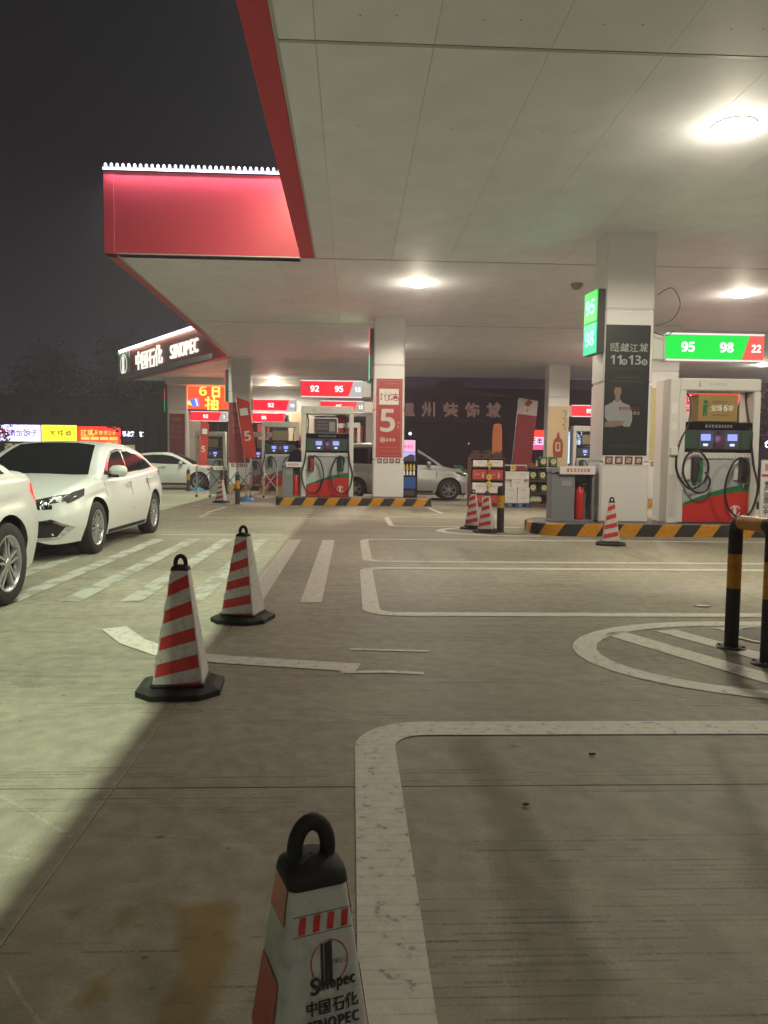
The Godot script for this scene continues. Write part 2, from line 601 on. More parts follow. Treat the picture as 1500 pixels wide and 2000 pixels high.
func build_ground() -> void:
	var c := mat("concrete", [0.95, 0.87, 0.68], 0.6)
	c.albedo_texture = concrete_texture()
	c.uv1_triplanar = true
	c.uv1_world_triplanar = true
	c.uv1_scale = Vector3.ONE / TEX_M
	c.metallic_specular = 0.4
	var fine := NoiseTexture2D.new()
	fine.width = 512
	fine.height = 512
	fine.seamless = true
	fine.as_normal_map = true
	fine.bump_strength = 3.0
	fine.noise = FastNoiseLite.new()
	fine.noise.seed = 5
	fine.noise.frequency = 0.08
	c.normal_enabled = true
	c.normal_texture = fine
	c.normal_scale = 0.1
	var p := mat("road_paint", [0.66, 0.63, 0.57], 0.6)
	# worn paint: flakes show the concrete under it
	var n := 512
	var nz := FastNoiseLite.new()
	nz.seed = 33
	nz.frequency = 0.05
	nz.fractal_octaves = 6
	nz.fractal_gain = 0.65
	var im := nz.get_seamless_image(n, n)
	im.convert(Image.FORMAT_L8)
	var src := im.get_data()
	var px := PackedByteArray()
	px.resize(n * n * 3)
	for i in n * n:
		var v := src[i]
		var k := 198 if v > 62 else (176 if v > 52 else 150)
		k += (v - 128) / 9 + int(hash(i) % 9) - 4
		if (i / n) % 13 == 0 and (v * 7 + i) % 5 != 0: k -= 26
		px[i * 3] = k
		px[i * 3 + 1] = k
		px[i * 3 + 2] = k
	p.albedo_color = Color(1, 0.98, 0.93)
	p.albedo_texture = ImageTexture.create_from_image(Image.create_from_data(n, n, false, Image.FORMAT_RGB8, px))
	p.uv1_triplanar = true
	p.uv1_world_triplanar = true
	p.uv1_scale = Vector3.ONE / 1.9
	# the zebra bars are worn through in patches
	var wp := mat("worn_paint", [0.6, 0.58, 0.54], 0.65)
	var wn := FastNoiseLite.new()
	wn.seed = 71
	wn.frequency = 0.012
	wn.fractal_octaves = 6
	wn.fractal_gain = 0.6
	var wi := wn.get_seamless_image(n, n)
	wi.convert(Image.FORMAT_L8)
	var ws := wi.get_data()
	for i in n * n:
		var v := ws[i] + int(hash(i * 7) % 15) - 7
		var k := 186 if v > 128 else (172 if v > 108 else (160 if v > 92 else 150))
		px[i * 3] = k
		px[i * 3 + 1] = k
		px[i * 3 + 2] = k
	wp.albedo_color = Color(1, 0.98, 0.93)
	wp.albedo_texture = ImageTexture.create_from_image(Image.create_from_data(n, n, false, Image.FORMAT_RGB8, px))
	wp.uv1_triplanar = true
	wp.uv1_world_triplanar = true
	wp.uv1_scale = Vector3.ONE / 2.3
	var fp: StandardMaterial3D = wp.duplicate()
	fp.resource_name = "faint_paint"
	fp.albedo_color = Color(0.93, 0.92, 0.87)
	M["faint_paint"] = fp
	var fy := mat("faded_yellow", [0.42, 0.28, 0.035], 0.7)
	fy.albedo_color.a = 0.095
	fy.transparency = BaseMaterial3D.TRANSPARENCY_ALPHA
	var asphalt := mat("asphalt", [0.06, 0.06, 0.06], 0.85)
	var st := new_st()
	quad(st, Vector3(-300, -0.03, 60), Vector3(300, -0.03, 60), Vector3(300, -0.03, -400), Vector3(-300, -0.03, -400), Vector3.UP)
	structure("ground", st, asphalt)
	# cast slabs with open joints
	var f := Node3D.new()
	f.name = numbered("forecourt_pavement")
	add_child(f)
	f.set_meta("kind", "structure")
	var xs: Array[float] = []
	for i in range(-5, 5): xs.append(-0.85 + 4.5 * i)
	var zs: Array[float] = []
	for i in range(-2, 10): zs.append(-2.72 - 4.5 * i)
	for x in xs:
		for z in zs:
			var s := new_st()
			box(s, Vector3.ZERO, Vector3(4.496, 0.028, 4.494), 0.0015)
			put("concrete_slab", s, c, f, Vector3(x + 2.25, -0.014, z + 2.25))

func paint(st: SurfaceTool, pts: PackedVector2Array, y := 0.004) -> void:   # x, z
	var idx := Geometry2D.triangulate_polygon(pts)
	for i in range(0, idx.size(), 3):
		tri(st, Vector3(pts[idx[i]].x, y, pts[idx[i]].y), Vector3(pts[idx[i + 1]].x, y, pts[idx[i + 1]].y), Vector3(pts[idx[i + 2]].x, y, pts[idx[i + 2]].y), Vector3.UP)

func band(st: SurfaceTool, line: PackedVector2Array, w: float) -> void:    # a painted line of width w along a path
	for i in line.size() - 1:
		var n0 := (line[i + 1] - line[maxi(i - 1, 0)]).normalized().orthogonal() * w / 2.0
		var n1 := (line[mini(i + 2, line.size() - 1)] - line[i]).normalized().orthogonal() * w / 2.0
		var a := line[i]
		var b := line[i + 1]
		quad(st, Vector3(a.x + n0.x, 0.004, a.y + n0.y), Vector3(b.x + n1.x, 0.004, b.y + n1.y), Vector3(b.x - n1.x, 0.004, b.y - n1.y), Vector3(a.x - n0.x, 0.004, a.y - n0.y), Vector3.UP)

func rounded_u(x: float, zfar: float, znear: float, xr: float, r: float) -> PackedVector2Array:
	var out := PackedVector2Array([Vector2(xr, zfar), Vector2((xr + x) / 2.0, zfar)])
	for i in 9: out.append(Vector2(x + r - r * sin(i * PI / 16.0), zfar + r - r * cos(i * PI / 16.0)))
	for i in 9: out.append(Vector2(x + r - r * cos(i * PI / 16.0), znear - r + r * sin(i * PI / 16.0)))
	out.append(Vector2((xr + x) / 2.0, znear))
	out.append(Vector2(xr, znear))
	return out

func build_markings() -> void:
	stains()
	var m: Material = M.road_paint
	for b in [[0.11, -3.32, 2.4, 14.0, 0.16, 0.17], [0.17, -8.4, -5.86, 14.0, 0.13, 0.14], [0.2, -11.5, -8.96, 14.0, 0.1, 0.12], [0.75, -16.1, -13.86, 3.2, 0.1, 0.1], [-3.1, -16.9, -15.5, 0.5, 0.1, 0.08]]:
		var st := new_st()
		band(st, rounded_u(b[0], b[1], b[2], b[3], 0.22), b[5])
		structure("lane_marking", st, m)
	# hatched noses in front of the islands
	for h in [[Vector2(2.75, -4.62), 1.25, 0.92, 12.0], [Vector2(2.75, -13.0), 1.2, 0.8, 3.1]]:
		var st := new_st()
		var c: Vector2 = h[0]
		var ln := PackedVector2Array([Vector2(h[3], c.y - h[2])])
		for i in 19: ln.append(c + Vector2(-sin(i * PI / 18.0) * h[1], -cos(i * PI / 18.0) * h[2]))
		ln.append(Vector2(h[3], c.y + h[2]))
		band(st, ln, 0.15)
		structure("island_nose_marking", st, m)
	for h in [["1.78,-5.18 1.94,-5.3 2.62,-3.72 2.42,-3.72"], ["2.2,-5.28 2.36,-5.34 3.0,-3.76 2.82,-3.76"], ["2.66,-5.4 2.82,-5.42 3.5,-3.8 3.3,-3.8"], ["1.85,-12.7 2.0,-12.6 2.9,-12.26 2.7,-12.26"], ["2.0,-13.3 2.2,-13.4 3.1,-12.5 3.05,-12.7"]]:
		var st := new_st()
		paint(st, P(h[0]))
		structure("hatch_marking", st, m)
	# zebra bars on the way in
	for i in 9:
		var x := -0.33 - i * 0.5
		var st := new_st()
		paint(st, PackedVector2Array([Vector2(x - 0.09, -6.33), Vector2(x + 0.09, -6.33), Vector2(x + 0.09, -11.35), Vector2(x - 0.09, -11.35)]))
		structure("zebra_marking", st, M.road_paint if i < 2 else M.faint_paint)
	var st2 := new_st()
	band(st2, P("-2.95,-11.95 -2.0,-12.0 -1.1,-12.07"), 0.08)
	band(st2, P("-0.0,-4.75 0.3,-4.72 0.5,-4.7"), 0.04)
	band(st2, P("-0.05,-4.22 0.2,-4.24 0.42,-4.2"), 0.05)
	band(st2, P("2.0,-19.6 2.03,-18.6 2.1,-17.4"), 0.12)
	band(st2, P("-6.2,-19.6 -4.0,-19.5 -3.12,-19.0 -3.2,-16.9"), 0.1)
	structure("line_marking", st2, m)
	var arc := new_st()
	var ln := PackedVector2Array()
	for q in P("-1.66,-5.35 -1.42,-4.95 -1.1,-4.62 -0.75,-4.5 -0.4,-4.42 0.05,-4.32"): ln.append(q)
	band(arc, ln, 0.17)
	structure("arc_marking", arc, m)
	for s in ["-0.5,-2.0 -0.3,-2.0 -0.26,-1.82 -0.3,-1.4 -0.42,-1.4 -0.4,-1.72", "-0.78,-1.98 -0.68,-1.99 -0.68,-1.91 -0.75,-1.92", "-0.62,-1.99 -0.54,-1.99 -0.55,-1.9 -0.6,-1.86", "-0.62,-1.68 -0.54,-1.74 -0.52,-1.64 -0.58,-1.56"]:
		var y := new_st()
		var src := P(s)
		var ragged := PackedVector2Array()
		for i in src.size():
			for k in 6: ragged.append(src[i].lerp(src[(i + 1) % src.size()], k / 6.0) + Vector2(rng.randf_range(-0.012, 0.012), rng.randf_range(-0.012, 0.012)))
		soft_paint(y, ragged, 0.008)
		structure("faded_yellow_marking", y, M.faded_yellow)

# ---------------------------------------------------------------- canopy
func build_canopy() -> void:
	var c := thing("station_canopy", "wide flat white petrol station canopy with red fascia above the pump islands", "canopy")
	# outline in x, z
	var near := P("-0.72,8 20,8 20,-14.66 -0.72,-14.66")
	var wide := P("-4.4,-14.66 20,-14.66 20,-34.2 -4.6,-34.2 -4.6,-28.6")
	var shop := P("-4.6,-28.7 -4.6,-34.2 1.6,-34.2 1.6,-38.2 -11.2,-38.2")
	var mesh_of := {}
	var zrows := [8.0, 0.1, -7.2, -14.66, -21.5, -28.65, -34.2, -38.2]
	var tones: Array[StandardMaterial3D] = []
	var grime := NoiseTexture2D.new()
	grime.width = 512
	grime.height = 512
	grime.seamless = true
	grime.noise = FastNoiseLite.new()
	grime.noise.seed = 14
	grime.noise.frequency = 0.012
	grime.noise.fractal_octaves = 6
	var ramp := Gradient.new()
	ramp.set_color(0, Color(0.92, 0.92, 0.915))
	ramp.set_color(1, Color(0.97, 0.97, 0.97))
	grime.color_ramp = ramp
	for i in 4:
		var t := mat("ceiling_tone", [0.83 - 0.01 * i, 0.86 - 0.01 * i, 0.92 - 0.01 * i], 0.62)
		t.albedo_texture = grime
		t.uv1_triplanar = true
		t.uv1_world_triplanar = true
		t.uv1_scale = Vector3.ONE * 0.21
		tones.append(t)
	for poly in [near, wide, shop]:
		for r in 7:
			for k in range(-12, 20):
				var x0 := -0.36 + 1.08 * k
				for piece in Geometry2D.intersect_polygons(poly, PackedVector2Array([Vector2(x0 + 0.002, zrows[r] - 0.032), Vector2(x0 + 1.078, zrows[r] - 0.03), Vector2(x0 + 1.078, zrows[r + 1] + 0.03), Vector2(x0 + 0.002, zrows[r + 1] + 0.03)])):
					if piece.size() < 3: continue
					var st := new_st()
					prism(st, piece, -CEIL - 0.02, -CEIL, Transform3D(Basis(Vector3.RIGHT, Vector3.BACK, Vector3.DOWN), Vector3(0, 0, 0)))
					put("ceiling_panel", st, tones[rng.randi() % 4], c)
	# roof deck over the panels, and the strips in the cross joints
	var deck := new_st()
	box(deck, Vector3(9.5, CEIL + 0.16, -3.36), Vector3(20.6, 0.2, 22.6))
	box(deck, Vector3(7.7, CEIL + 0.16, -24.5), Vector3(24.3, 0.2, 19.6))
	prism(deck, P("-4.5,-28.6 -4.5,-34.3 1.8,-34.3 1.8,-38.3 -11.6,-38.3"), -CEIL - 0.26, -CEIL - 0.06, Transform3D(Basis(Vector3.RIGHT, Vector3.BACK, Vector3.DOWN), Vector3.ZERO))
	put("roof_deck", deck, M.deck_grey, c)
	for z in [0.1, -7.2, -14.66, -21.5, -28.65]:
		var x0 := -0.7 if z > -14.0 else -4.4
		var st := new_st()
		box(st, Vector3((x0 + 20) / 2, CEIL + 0.004, z), Vector3(20 - x0, 0.016, 0.045))
		put("joint_strip", st, M.channel, c)
	# the red edge
	var fr: Material = M.fascia_red
	boxed("fascia", Vector3(-0.865, CEIL + 0.75, -3.3), Vector3(0.27, 1.5, 22.72), fr, c, 0.008)
	boxed("fascia", Vector3(-2.83, CEIL + 0.75, -14.8), Vector3(3.65, 1.5, 0.27), fr, c, 0.008)
	boxed("fascia", Vector3(-4.555, CEIL + 0.75, -21.62), Vector3(0.2, 1.5, 13.92), fr, c, 0.008)
	boxed("fascia", Vector3(11.0, CEIL + 0.6, -34.35), Vector3(18.4, 1.2, 0.25), M.white_panel, c, 0.008)
	boxed("edge_trim", Vector3(-0.715, CEIL - 0.004, -3.3), Vector3(0.03, 0.02, 22.7), M.channel, c)
	boxed("edge_trim", Vector3(-4.435, CEIL - 0.004, -21.6), Vector3(0.03, 0.02, 13.6), M.channel, c)
	# fascia with the name over the shop
	var a := Vector3(-4.66, 0, -28.75)
	var b := Vector3(-11.76, 0, -39.1)
	var ln := a.distance_to(b)
	var board := thing("fascia_sign", "dark red shop fascia with lit white name letters below a bright light strip", "sign", (a + b) / 2.0 + Vector3(0, CEIL, 0), rad_to_deg(atan2(-(b - a).z, (b - a).x)) + 180.0)
	var dr := boxed("board", Vector3(0, 0.73, -0.1), Vector3(ln, 1.46, 0.2), M.dark_red, board, 0.006)
	dr.set_meta("label", "dark red board")
	boxed("end_panel", Vector3(-ln / 2 + 0.85, 0.73, 0.008), Vector3(1.7, 1.44, 0.012), mat("board_pale", [0.3, 0.33, 0.3], 0.4), board)
	var ring := new_st()
	for i in 24:
		var t := TAU * i / 24
		var t2 := TAU * (i + 1) / 24
		quad(ring, Vector3(cos(t) * 0.5, sin(t) * 0.5, 0), Vector3(cos(t2) * 0.5, sin(t2) * 0.5, 0), Vector3(cos(t2) * 0.44, sin(t2) * 0.44, 0), Vector3(cos(t) * 0.44, sin(t) * 0.44, 0), Vector3.BACK)
	for x in [-0.16, -0.05, 0.06]: box(ring, Vector3(x, -0.02, 0.0), Vector3(0.06, 0.8, 0.01))
	put("emblem", ring, M.letter_cream, board, Vector3(-ln / 2 + 0.85, 0.78, 0.03))
	for i in 4: hanzi("中国石化"[i], 0.78, M.letter_cream, board, Vector3(-3.2 + 0.87 * i, 0.74, 0.03), 0.13, 1.12, false, 0.05)
	for i in 7: words("SINOPEC"[i], 0.56, M.letter_cream, board, Vector3([0.95, 1.26, 1.62, 2.14, 2.63, 3.08, 3.52][i], 0.72, 0.05), 0.05)
	boxed("lower_lip", Vector3(0, -0.02, -0.06), Vector3(ln, 0.03, 0.24), M.fascia_red, board)
	led_strip(board.position + Vector3(0, 1.5, 0), board.rotation.y, ln - 0.1, false, "unbroken white light strip along the top of the shop name fascia", 0.35)
	led_strip(Vector3(-2.83, CEIL + 1.56, -14.6), 0.0, 3.62, true, "row of bright white light dots along the top of the red canopy front", 0.34)
	led_strip(Vector3(-1.0, CEIL + 1.56, -3.3), -PI / 2, 22.0, false, "light strip along the top of the near red canopy edge")
	led_strip(Vector3(-4.72, CEIL + 1.56, -21.8), -PI / 2, 13.4, false, "light strip along the top of the far left canopy edge")
	# pairs of screw heads on the nearest panels
	var dots := new_st()
	for z in [-5.9, -6.75, -8.9, -12.2]:
		for k in 12:
			for dx in [-0.16, 0.16]:
				prism(dots, disc(0.012, 6), 0.0, 0.004, Transform3D(Basis(Vector3.RIGHT, Vector3.FORWARD, Vector3.DOWN).orthonormalized(), Vector3(0.18 + 1.08 * k + dx + rng.randf_range(-0.03, 0.03), CEIL + 0.003, z + 0.05 * dx)))
	put("screw_head", dots, M.print_grey, c).set_meta("kind", "stuff")
	boxed("access_hatch", Vector3(5.4, CEIL - 0.003, -11.0), Vector3(0.75, 0.012, 0.75), tones[0], c, 0.003)

# a strip of light-emitting dots; it looks along its own +z and washes down
func led_strip(at: Vector3, turn: float, ln: float, dots: bool, label: String, power := 1.0) -> void:
	var o := thing("light_strip", label, "light strip", at, rad_to_deg(turn), "light strips along the canopy edges")
	if not M.has("strip_dim"): glow("strip_dim", [0.5, 0.5, 0.68], 1.6)
	boxed("rail", Vector3(0, 0.0, -0.03), Vector3(ln, 0.03, 0.04), M.steel, o)
	if dots:
		var s := SphereMesh.new()
		s.radius = 0.026
		s.height = 0.052
		s.radial_segments = 10
		s.rings = 5
		for i in 34:
			var d := again("led", s, M.led_white, o, Vector3(-ln / 2 + ln * (i + 0.5) / 34.0, 0.03, 0.0))
			d.scale = Vector3(1, 1.35, 1)
		boxed("diffuser", Vector3(0, -0.03, 0.0), Vector3(ln, 0.05, 0.02), M.strip_dim, o)
	else:
		boxed("diffuser", Vector3(0, 0.03, 0.0), Vector3(ln, 0.05, 0.03), M.led_white if ln < 13.0 else M.strip_dim, o)
	area_light("strip_light", Vector3(0, -0.04, 0.018), Vector2(ln, 0.03), Vector3(0, -1, 0.12), [0.84, 1.0, 0.69] if not dots else [0.9, 0.86, 1.0], STRIP * power * ln, o)

func build_lamps() -> void:
	var first: Node3D
	for p in [[4.25, -8.6, "round warm ceiling lamp nearest the camera, right of the canopy"], [1.4, -16.45, "round ceiling lamp alone in the middle of the canopy, left of the tall column"], [8.6, -16.75, "round ceiling lamp above the green 95 98 sign box"], [8.6, -24.6, "ceiling lamp hidden behind the tall near column"], [1.0, -25.4, "ceiling lamp hidden behind the middle column"], [-3.65, -35.9, "small ceiling lamp over the shop front above the 92 and 10 sign"], [15.5, -28.3, "far ceiling lamp just right of the red 22 panel"], [11.6, -8.6, "ceiling lamp beyond the right edge of the picture"], [2.6, 3.6, "ceiling lamp behind the place the photograph was taken from"]]:
		var o := thing("ceiling_lamp", p[2], "ceiling lamp", Vector3(p[0], CEIL, p[1]), 0.0, "ceiling lamps under the canopy")
		var st := new_st()
		lathe(st, P("0.236,-0.012 0.244,-0.008 0.246,0.0"), 28)
		put("rim", st, M.white_panel, o)
		var g := new_st()
		lathe(g, P("0.0,-0.075 0.1,-0.072 0.18,-0.06 0.225,-0.04 0.235,-0.02"), 28)
		put("diffuser", g, M.lamp_glow, o)
		var s := SpotLight3D.new()
		s.name = "lamp_light"
		s.light_color = lin(1.0, 0.9, 0.7)
		s.light_energy = LAMP * (0.25 if p[1] > 0.0 else 1.0)
		s.light_size = 0.2
		s.spot_range = 60.0
		s.spot_attenuation = 2.0
		s.spot_angle = 84.0
		s.spot_angle_attenuation = 0.25
		s.shadow_enabled = true
		o.add_child(s)
		s.position = Vector3(0, -0.12, 0)
		s.rotation.x = -PI / 2
		var l := OmniLight3D.new()
		l.name = "lamp_spill"
		l.light_color = lin(1.0, 0.88, 0.68)
		l.light_energy = LAMP * 0.04
		l.light_size = 0.15
		l.omni_range = 60.0
		l.omni_attenuation = 2.0
		l.shadow_enabled = true
		o.add_child(l)
		l.position = Vector3(0, -0.36, 0)

func soft_paint(st: SurfaceTool, outline: PackedVector2Array, step: float) -> void:   # five thin washes, each smaller than the last
	for k in 5:
		for piece in Geometry2D.offset_polygon(outline, -step * k):
			if piece.size() > 2: paint(st, piece, 0.001 + 0.0005 * k)

func stains() -> void:
	var t: StandardMaterial3D = M.concrete.duplicate()
	t.resource_name = "tyre_stain"
	t.albedo_color = Color(0.8, 0.74, 0.62, 0.055)
	t.transparency = BaseMaterial3D.TRANSPARENCY_ALPHA
	M["tyre_stain"] = t
	for q in ["0.4,-3.25 0.6,-3.25 0.66,-2.4 0.62,-1.2 0.32,-1.2 0.44,-2.4", "1.5,-3.1 1.62,-3.15 1.15,-1.5 1.0,-1.5"]:
		var src := P(q)
		var rag := PackedVector2Array()
		for i in src.size():
			for k in 8: rag.append(src[i].lerp(src[(i + 1) % src.size()], k / 8.0) + Vector2(rng.randf_range(-0.014, 0.014), rng.randf_range(-0.02, 0.02)))
		var st := new_st()
		soft_paint(st, rag, 0.016)
		structure("tyre_stain", st, t)

# ---------------------------------------------------------------- islands, columns, pumps, sign boxes
func outline_island(x0: float, x1: float, z0: float, z1: float, rr: float) -> PackedVector2Array:
	var r := minf(rr, (z1 - z0) / 2.0)
	var out := PackedVector2Array()
	for c in [[x1 - r, z1 - r, 0.0], [x0 + r, z1 - r, 1.0], [x0 + r, z0 + r, 2.0], [x1 - r, z0 + r, 3.0]]:
		for i in 13: out.append(Vector2(c[0], c[1]) + Vector2(cos((c[2] + i / 12.0) * PI / 2), sin((c[2] + i / 12.0) * PI / 2)) * r)
	return out

func along(line: PackedVector2Array, s: float) -> Vector2:
	var n := line.size()
	var i := 0
	while true:
		var l := line[i % n].distance_to(line[(i + 1) % n])
		if s <= l or l <= 0.0 and i > 3 * n: return line[i % n].lerp(line[(i + 1) % n], s / maxf(l, 0.0001))
		s -= l
		i += 1
	return line[0]

func island(label: String, x0: float, x1: float, z0: float, z1: float, r: float, stripe: float) -> void:
	var o := thing("pump_island", label, "kerbed island", Vector3.ZERO, 0.0, "striped pump islands")
	var line := outline_island(x0, x1, z0, z1, r)
	var total := 0.0
	for i in line.size(): total += line[i].distance_to(line[(i + 1) % line.size()])
	var n := int(round(total / stripe / 2.0)) * 2
	var top := outline_island(x0 + 0.02, x1 - 0.02, z0 + 0.02, z1 - 0.02, r)
	var st := new_st()
	prism(st, top, -0.2, -0.03, Transform3D(Basis(Vector3.RIGHT, Vector3.BACK, Vector3.DOWN), Vector3.ZERO))
	put("kerb_top", st, M.kerb_top, o)
	var w := total / n
	for col in 2:
		for i in n:
			if i % 2 != col: continue
			var s2 := new_st()
			var k := 6
			for j in k:
				var sa := fposmod(w * (i + float(j) / k), total)
				var sb := fposmod(w * (i + float(j + 1) / k), total - 0.00001)
				var la := along(line, sa)
				var lb := along(line, sb)
				var ta := along(line, fposmod(sa - 0.13, total))
				var tb := along(line, fposmod(sb - 0.13, total))
				var c := Vector2((x0 + x1) / 2, (z0 + z1) / 2)
				var outw := (la + lb) / 2 - Vector2(clampf((la.x + lb.x) / 2, x0 + r, x1 - r), clampf((la.y + lb.y) / 2, z0 + r * 0.5, z1 - r * 0.5))
				quad(s2, Vector3(la.x, 0.0, la.y), Vector3(lb.x, 0.0, lb.y), Vector3(tb.x, 0.185, tb.y), Vector3(ta.x, 0.185, ta.y), Vector3(outw.x, 0.01, outw.y))
				var ti := ta.move_toward(c, 0.03)
				var tj := tb.move_toward(c, 0.03)
				quad(s2, Vector3(ta.x, 0.185, ta.y), Vector3(tb.x, 0.185, tb.y), Vector3(tj.x, 0.203, tj.y), Vector3(ti.x, 0.203, ti.y), Vector3.UP)
			put("painted_stripe", s2, [M.kerb_black, M.yellow][col], o)

func column(label: String, x: float, z: float, w := 0.84, d := 0.62, base := 0.2, hgt := CEIL) -> Node3D:
	var o := thing("canopy_column", label, "column", Vector3(x, base, z), 0.0, "white canopy columns")
	var ys := [0.0, 1.02, 2.35, 3.55, hgt - base + 0.05]
	for i in 4: boxed("cladding_panel", Vector3(0, (ys[i] + ys[i + 1]) / 2, 0), Vector3(w, ys[i + 1] - ys[i] - 0.004, d), M.column_white, o, 0.03)
	boxed("core", Vector3(0, (hgt - base) / 2, 0), Vector3(w - 0.05, hgt - base, d - 0.05), M.white_panel, o)
	return o

func icons(x: float, y: float, z: float, w: float, label: String) -> void:
	var o := thing("icon_plate", label, "sign", Vector3(x, y, z), 0.0, "four-symbol plates on the columns")
	boxed("plate", Vector3.ZERO, Vector3(w, 0.155, 0.008), M.print_white, o, 0.002)
	for i in 4:
		var cx := w * (i - 1.5) / 4.15
		boxed("symbol_field", Vector3(cx, 0.0, 0.006), Vector3(w * 0.19, w * 0.19, 0.004), mat("icon_red", [0.17, 0.055, 0.045], 0.5), o)
		var st := new_st()
		var r := w * 0.055
		for k in 16:
			var t := TAU * k / 16
			var t2 := TAU * (k + 1) / 16
			prism(st, PackedVector2Array([Vector2(cos(t), sin(t)) * r, Vector2(cos(t2), sin(t2)) * r, Vector2(cos(t2), sin(t2)) * r * 0.78, Vector2(cos(t), sin(t)) * r * 0.78]), 0, 0)
		match i:
			0: prism(st, P("-0.6,0.1 0.3,0.1 0.3,0.25 -0.6,0.25", r), 0, 0)
			1: prism(st, P("-0.3,-0.6 0.3,-0.6 0.3,0.6 -0.3,0.6", r), 0, 0)
			2: prism(st, P("-0.1,-0.6 0.4,0.1 0.05,0.1 0.2,0.6 -0.4,-0.1 0,-0.1", r), 0, 0)
			3: prism(st, disc(r * 0.4, 8, Vector2(0, 0.1 * r)), 0, 0)
		prism(st, P("-1,-0.8 0.8,0.9 0.95,0.75 -0.85,-0.95", r), 0.0005, 0.0005)
		put("symbol", st, M.print_white, o, Vector3(cx, 0.0, 0.0095))

func poster_base(called: String, label: String, at: Vector3, w: float, h: float, m: Material, turn := 0.0) -> Node3D:
	var o := thing(called, label, "poster", at, turn)
	boxed("sheet", Vector3(0, 0, 0), Vector3(w, h, 0.012), m, o, 0.002)
	return o

func poster_offer(at: Vector3, label: String) -> void:
	var o := poster_base("offer_poster", label, at, 0.7, 2.1, M.poster_red)
	var st := new_st()
	for q in [rect(-0.31, -1.0, 0.31, -0.994), rect(-0.31, 0.994, 0.31, 1.0), rect(-0.31, -1.0, -0.304, 1.0), rect(0.304, -1.0, 0.31, 1.0)]: prism(st, q, 0.008, 0.008)
	put("border_line", st, mat("pink_print", [0.6, 0.3, 0.28], 0.5), o)
	plate("white_field", rect(-0.27, 0.36, 0.25, 0.78), 0.0085, M.print_white, o, 0.001)
	hanzi("优惠", 0.2, M.poster_red, o, Vector3(0.06, 0.57, 0.0092), 0.1, 1.05, false, 0.0, 0.95)
	print_rows(-0.25, -0.16, 0.62, 0.08, M.poster_red, o, 0.0092, 4)
	print_rows(-0.25, -0.16, 0.52, 0.08, M.poster_red, o, 0.0092, 5)
	words("5", 0.6, mat("offer_white", [0.62, 0.58, 0.56], 0.5), o, Vector3(-0.04, -0.06, 0.012), 0.003, 1.02)
	print_rows(0.22, 0.3, -0.12, 0.07, M.pink_print, o, 0.0085, 6)
	print_rows(0.22, 0.3, -0.24, 0.07, M.pink_print, o, 0.0085, 7)
	var ring := new_st()
	for i in 20:
		var t := TAU * i / 20
		var t2 := TAU * (i + 1) / 20
		prism(ring, PackedVector2Array([Vector2(cos(t), sin(t)) * 0.075, Vector2(cos(t2), sin(t2)) * 0.075, Vector2(cos(t2), sin(t2)) * 0.055, Vector2(cos(t), sin(t)) * 0.055]), 0, 0)
	prism(ring, rect(-0.03, -0.03, 0.03, 0.03), 0, 0)
	put("emblem", ring, M.offer_white, o, Vector3(-0.17, -0.58, 0.0088))
	print_rows(-0.08, 0.22, -0.58, 0.085, M.offer_white, o, 0.0088, 8)
	for k in 2: print_rows(-0.25, 0.25, -0.78 - 0.1 * k, 0.02, M.pink_print, o, 0.0088, 9 + k)
	print_rows(-0.1, 0.25, 0.92, 0.02, M.pink_print, o, 0.0088, 12)

func sign_box(label: String, at: Vector3, nums: Array, tail: String, face: Material, tailm: Material, w := 1.7, mount := 0.45, side := 1.0, lit := 1.0) -> void:
	var o := thing("grade_sign", label, "sign", at, 0.0, "lit fuel grade signs")
	var h := 0.46
	boxed("housing", Vector3(0, 0, -0.13), Vector3(w, h, 0.24), M.white_panel, o, 0.03)
	if mount > 0.0: boxed("mounting_arm", Vector3(side * (w / 2 + mount / 2), 0, -0.14), Vector3(mount, h * 0.92, 0.18), M.white_panel, o, 0.01)
	var x1 := w * 0.27 if tail.length() else w / 2 - 0.02
	var fy := h / 2 - 0.035
	plate("colour_panel", PackedVector2Array([Vector2(-w / 2 + 0.02, -fy), Vector2(x1, -fy), Vector2(x1 + 0.12, fy), Vector2(-w / 2 + 0.02, fy)]), 0.003, face, o, 0.012)
	plate("number_panel", PackedVector2Array([Vector2(x1 + 0.006, -fy), Vector2(w / 2 - 0.025, -fy), Vector2(w / 2 - 0.025, fy), Vector2(x1 + 0.126, fy)]), 0.003, tailm, o, 0.012)
	boxed("light_lip", Vector3(0, h / 2 - 0.012, 0.0), Vector3(w - 0.05, 0.022, 0.03), M.sign_lip, o)
	boxed("light_lip", Vector3(0, -h / 2 + 0.012, 0.0), Vector3(w - 0.05, 0.022, 0.03), M.sign_lip, o)
	for i in nums.size():
		var x: float = -w * 0.08 if nums.size() == 1 else (-w * 0.27 if i == 0 else w * 0.115)
		words(nums[i], 0.16, M.sign_white, o, Vector3(x, 0.0, 0.008), 0.006)
	if tail: words(tail, 0.125, M.sign_white, o, Vector3(w * 0.41, -0.01, 0.008), 0.006, 0.9)
	var c: Color = face.emission.srgb_to_linear()
	area_light("sign_light", Vector3(-0.1, 0, 0.03), Vector2(w * 0.85, 0.38), Vector3(0, 0, 1), [minf(1.0, c.r + 0.12), minf(1.0, c.g + 0.1), minf(1.0, c.b + 0.1)], 0.55 * lit, o)

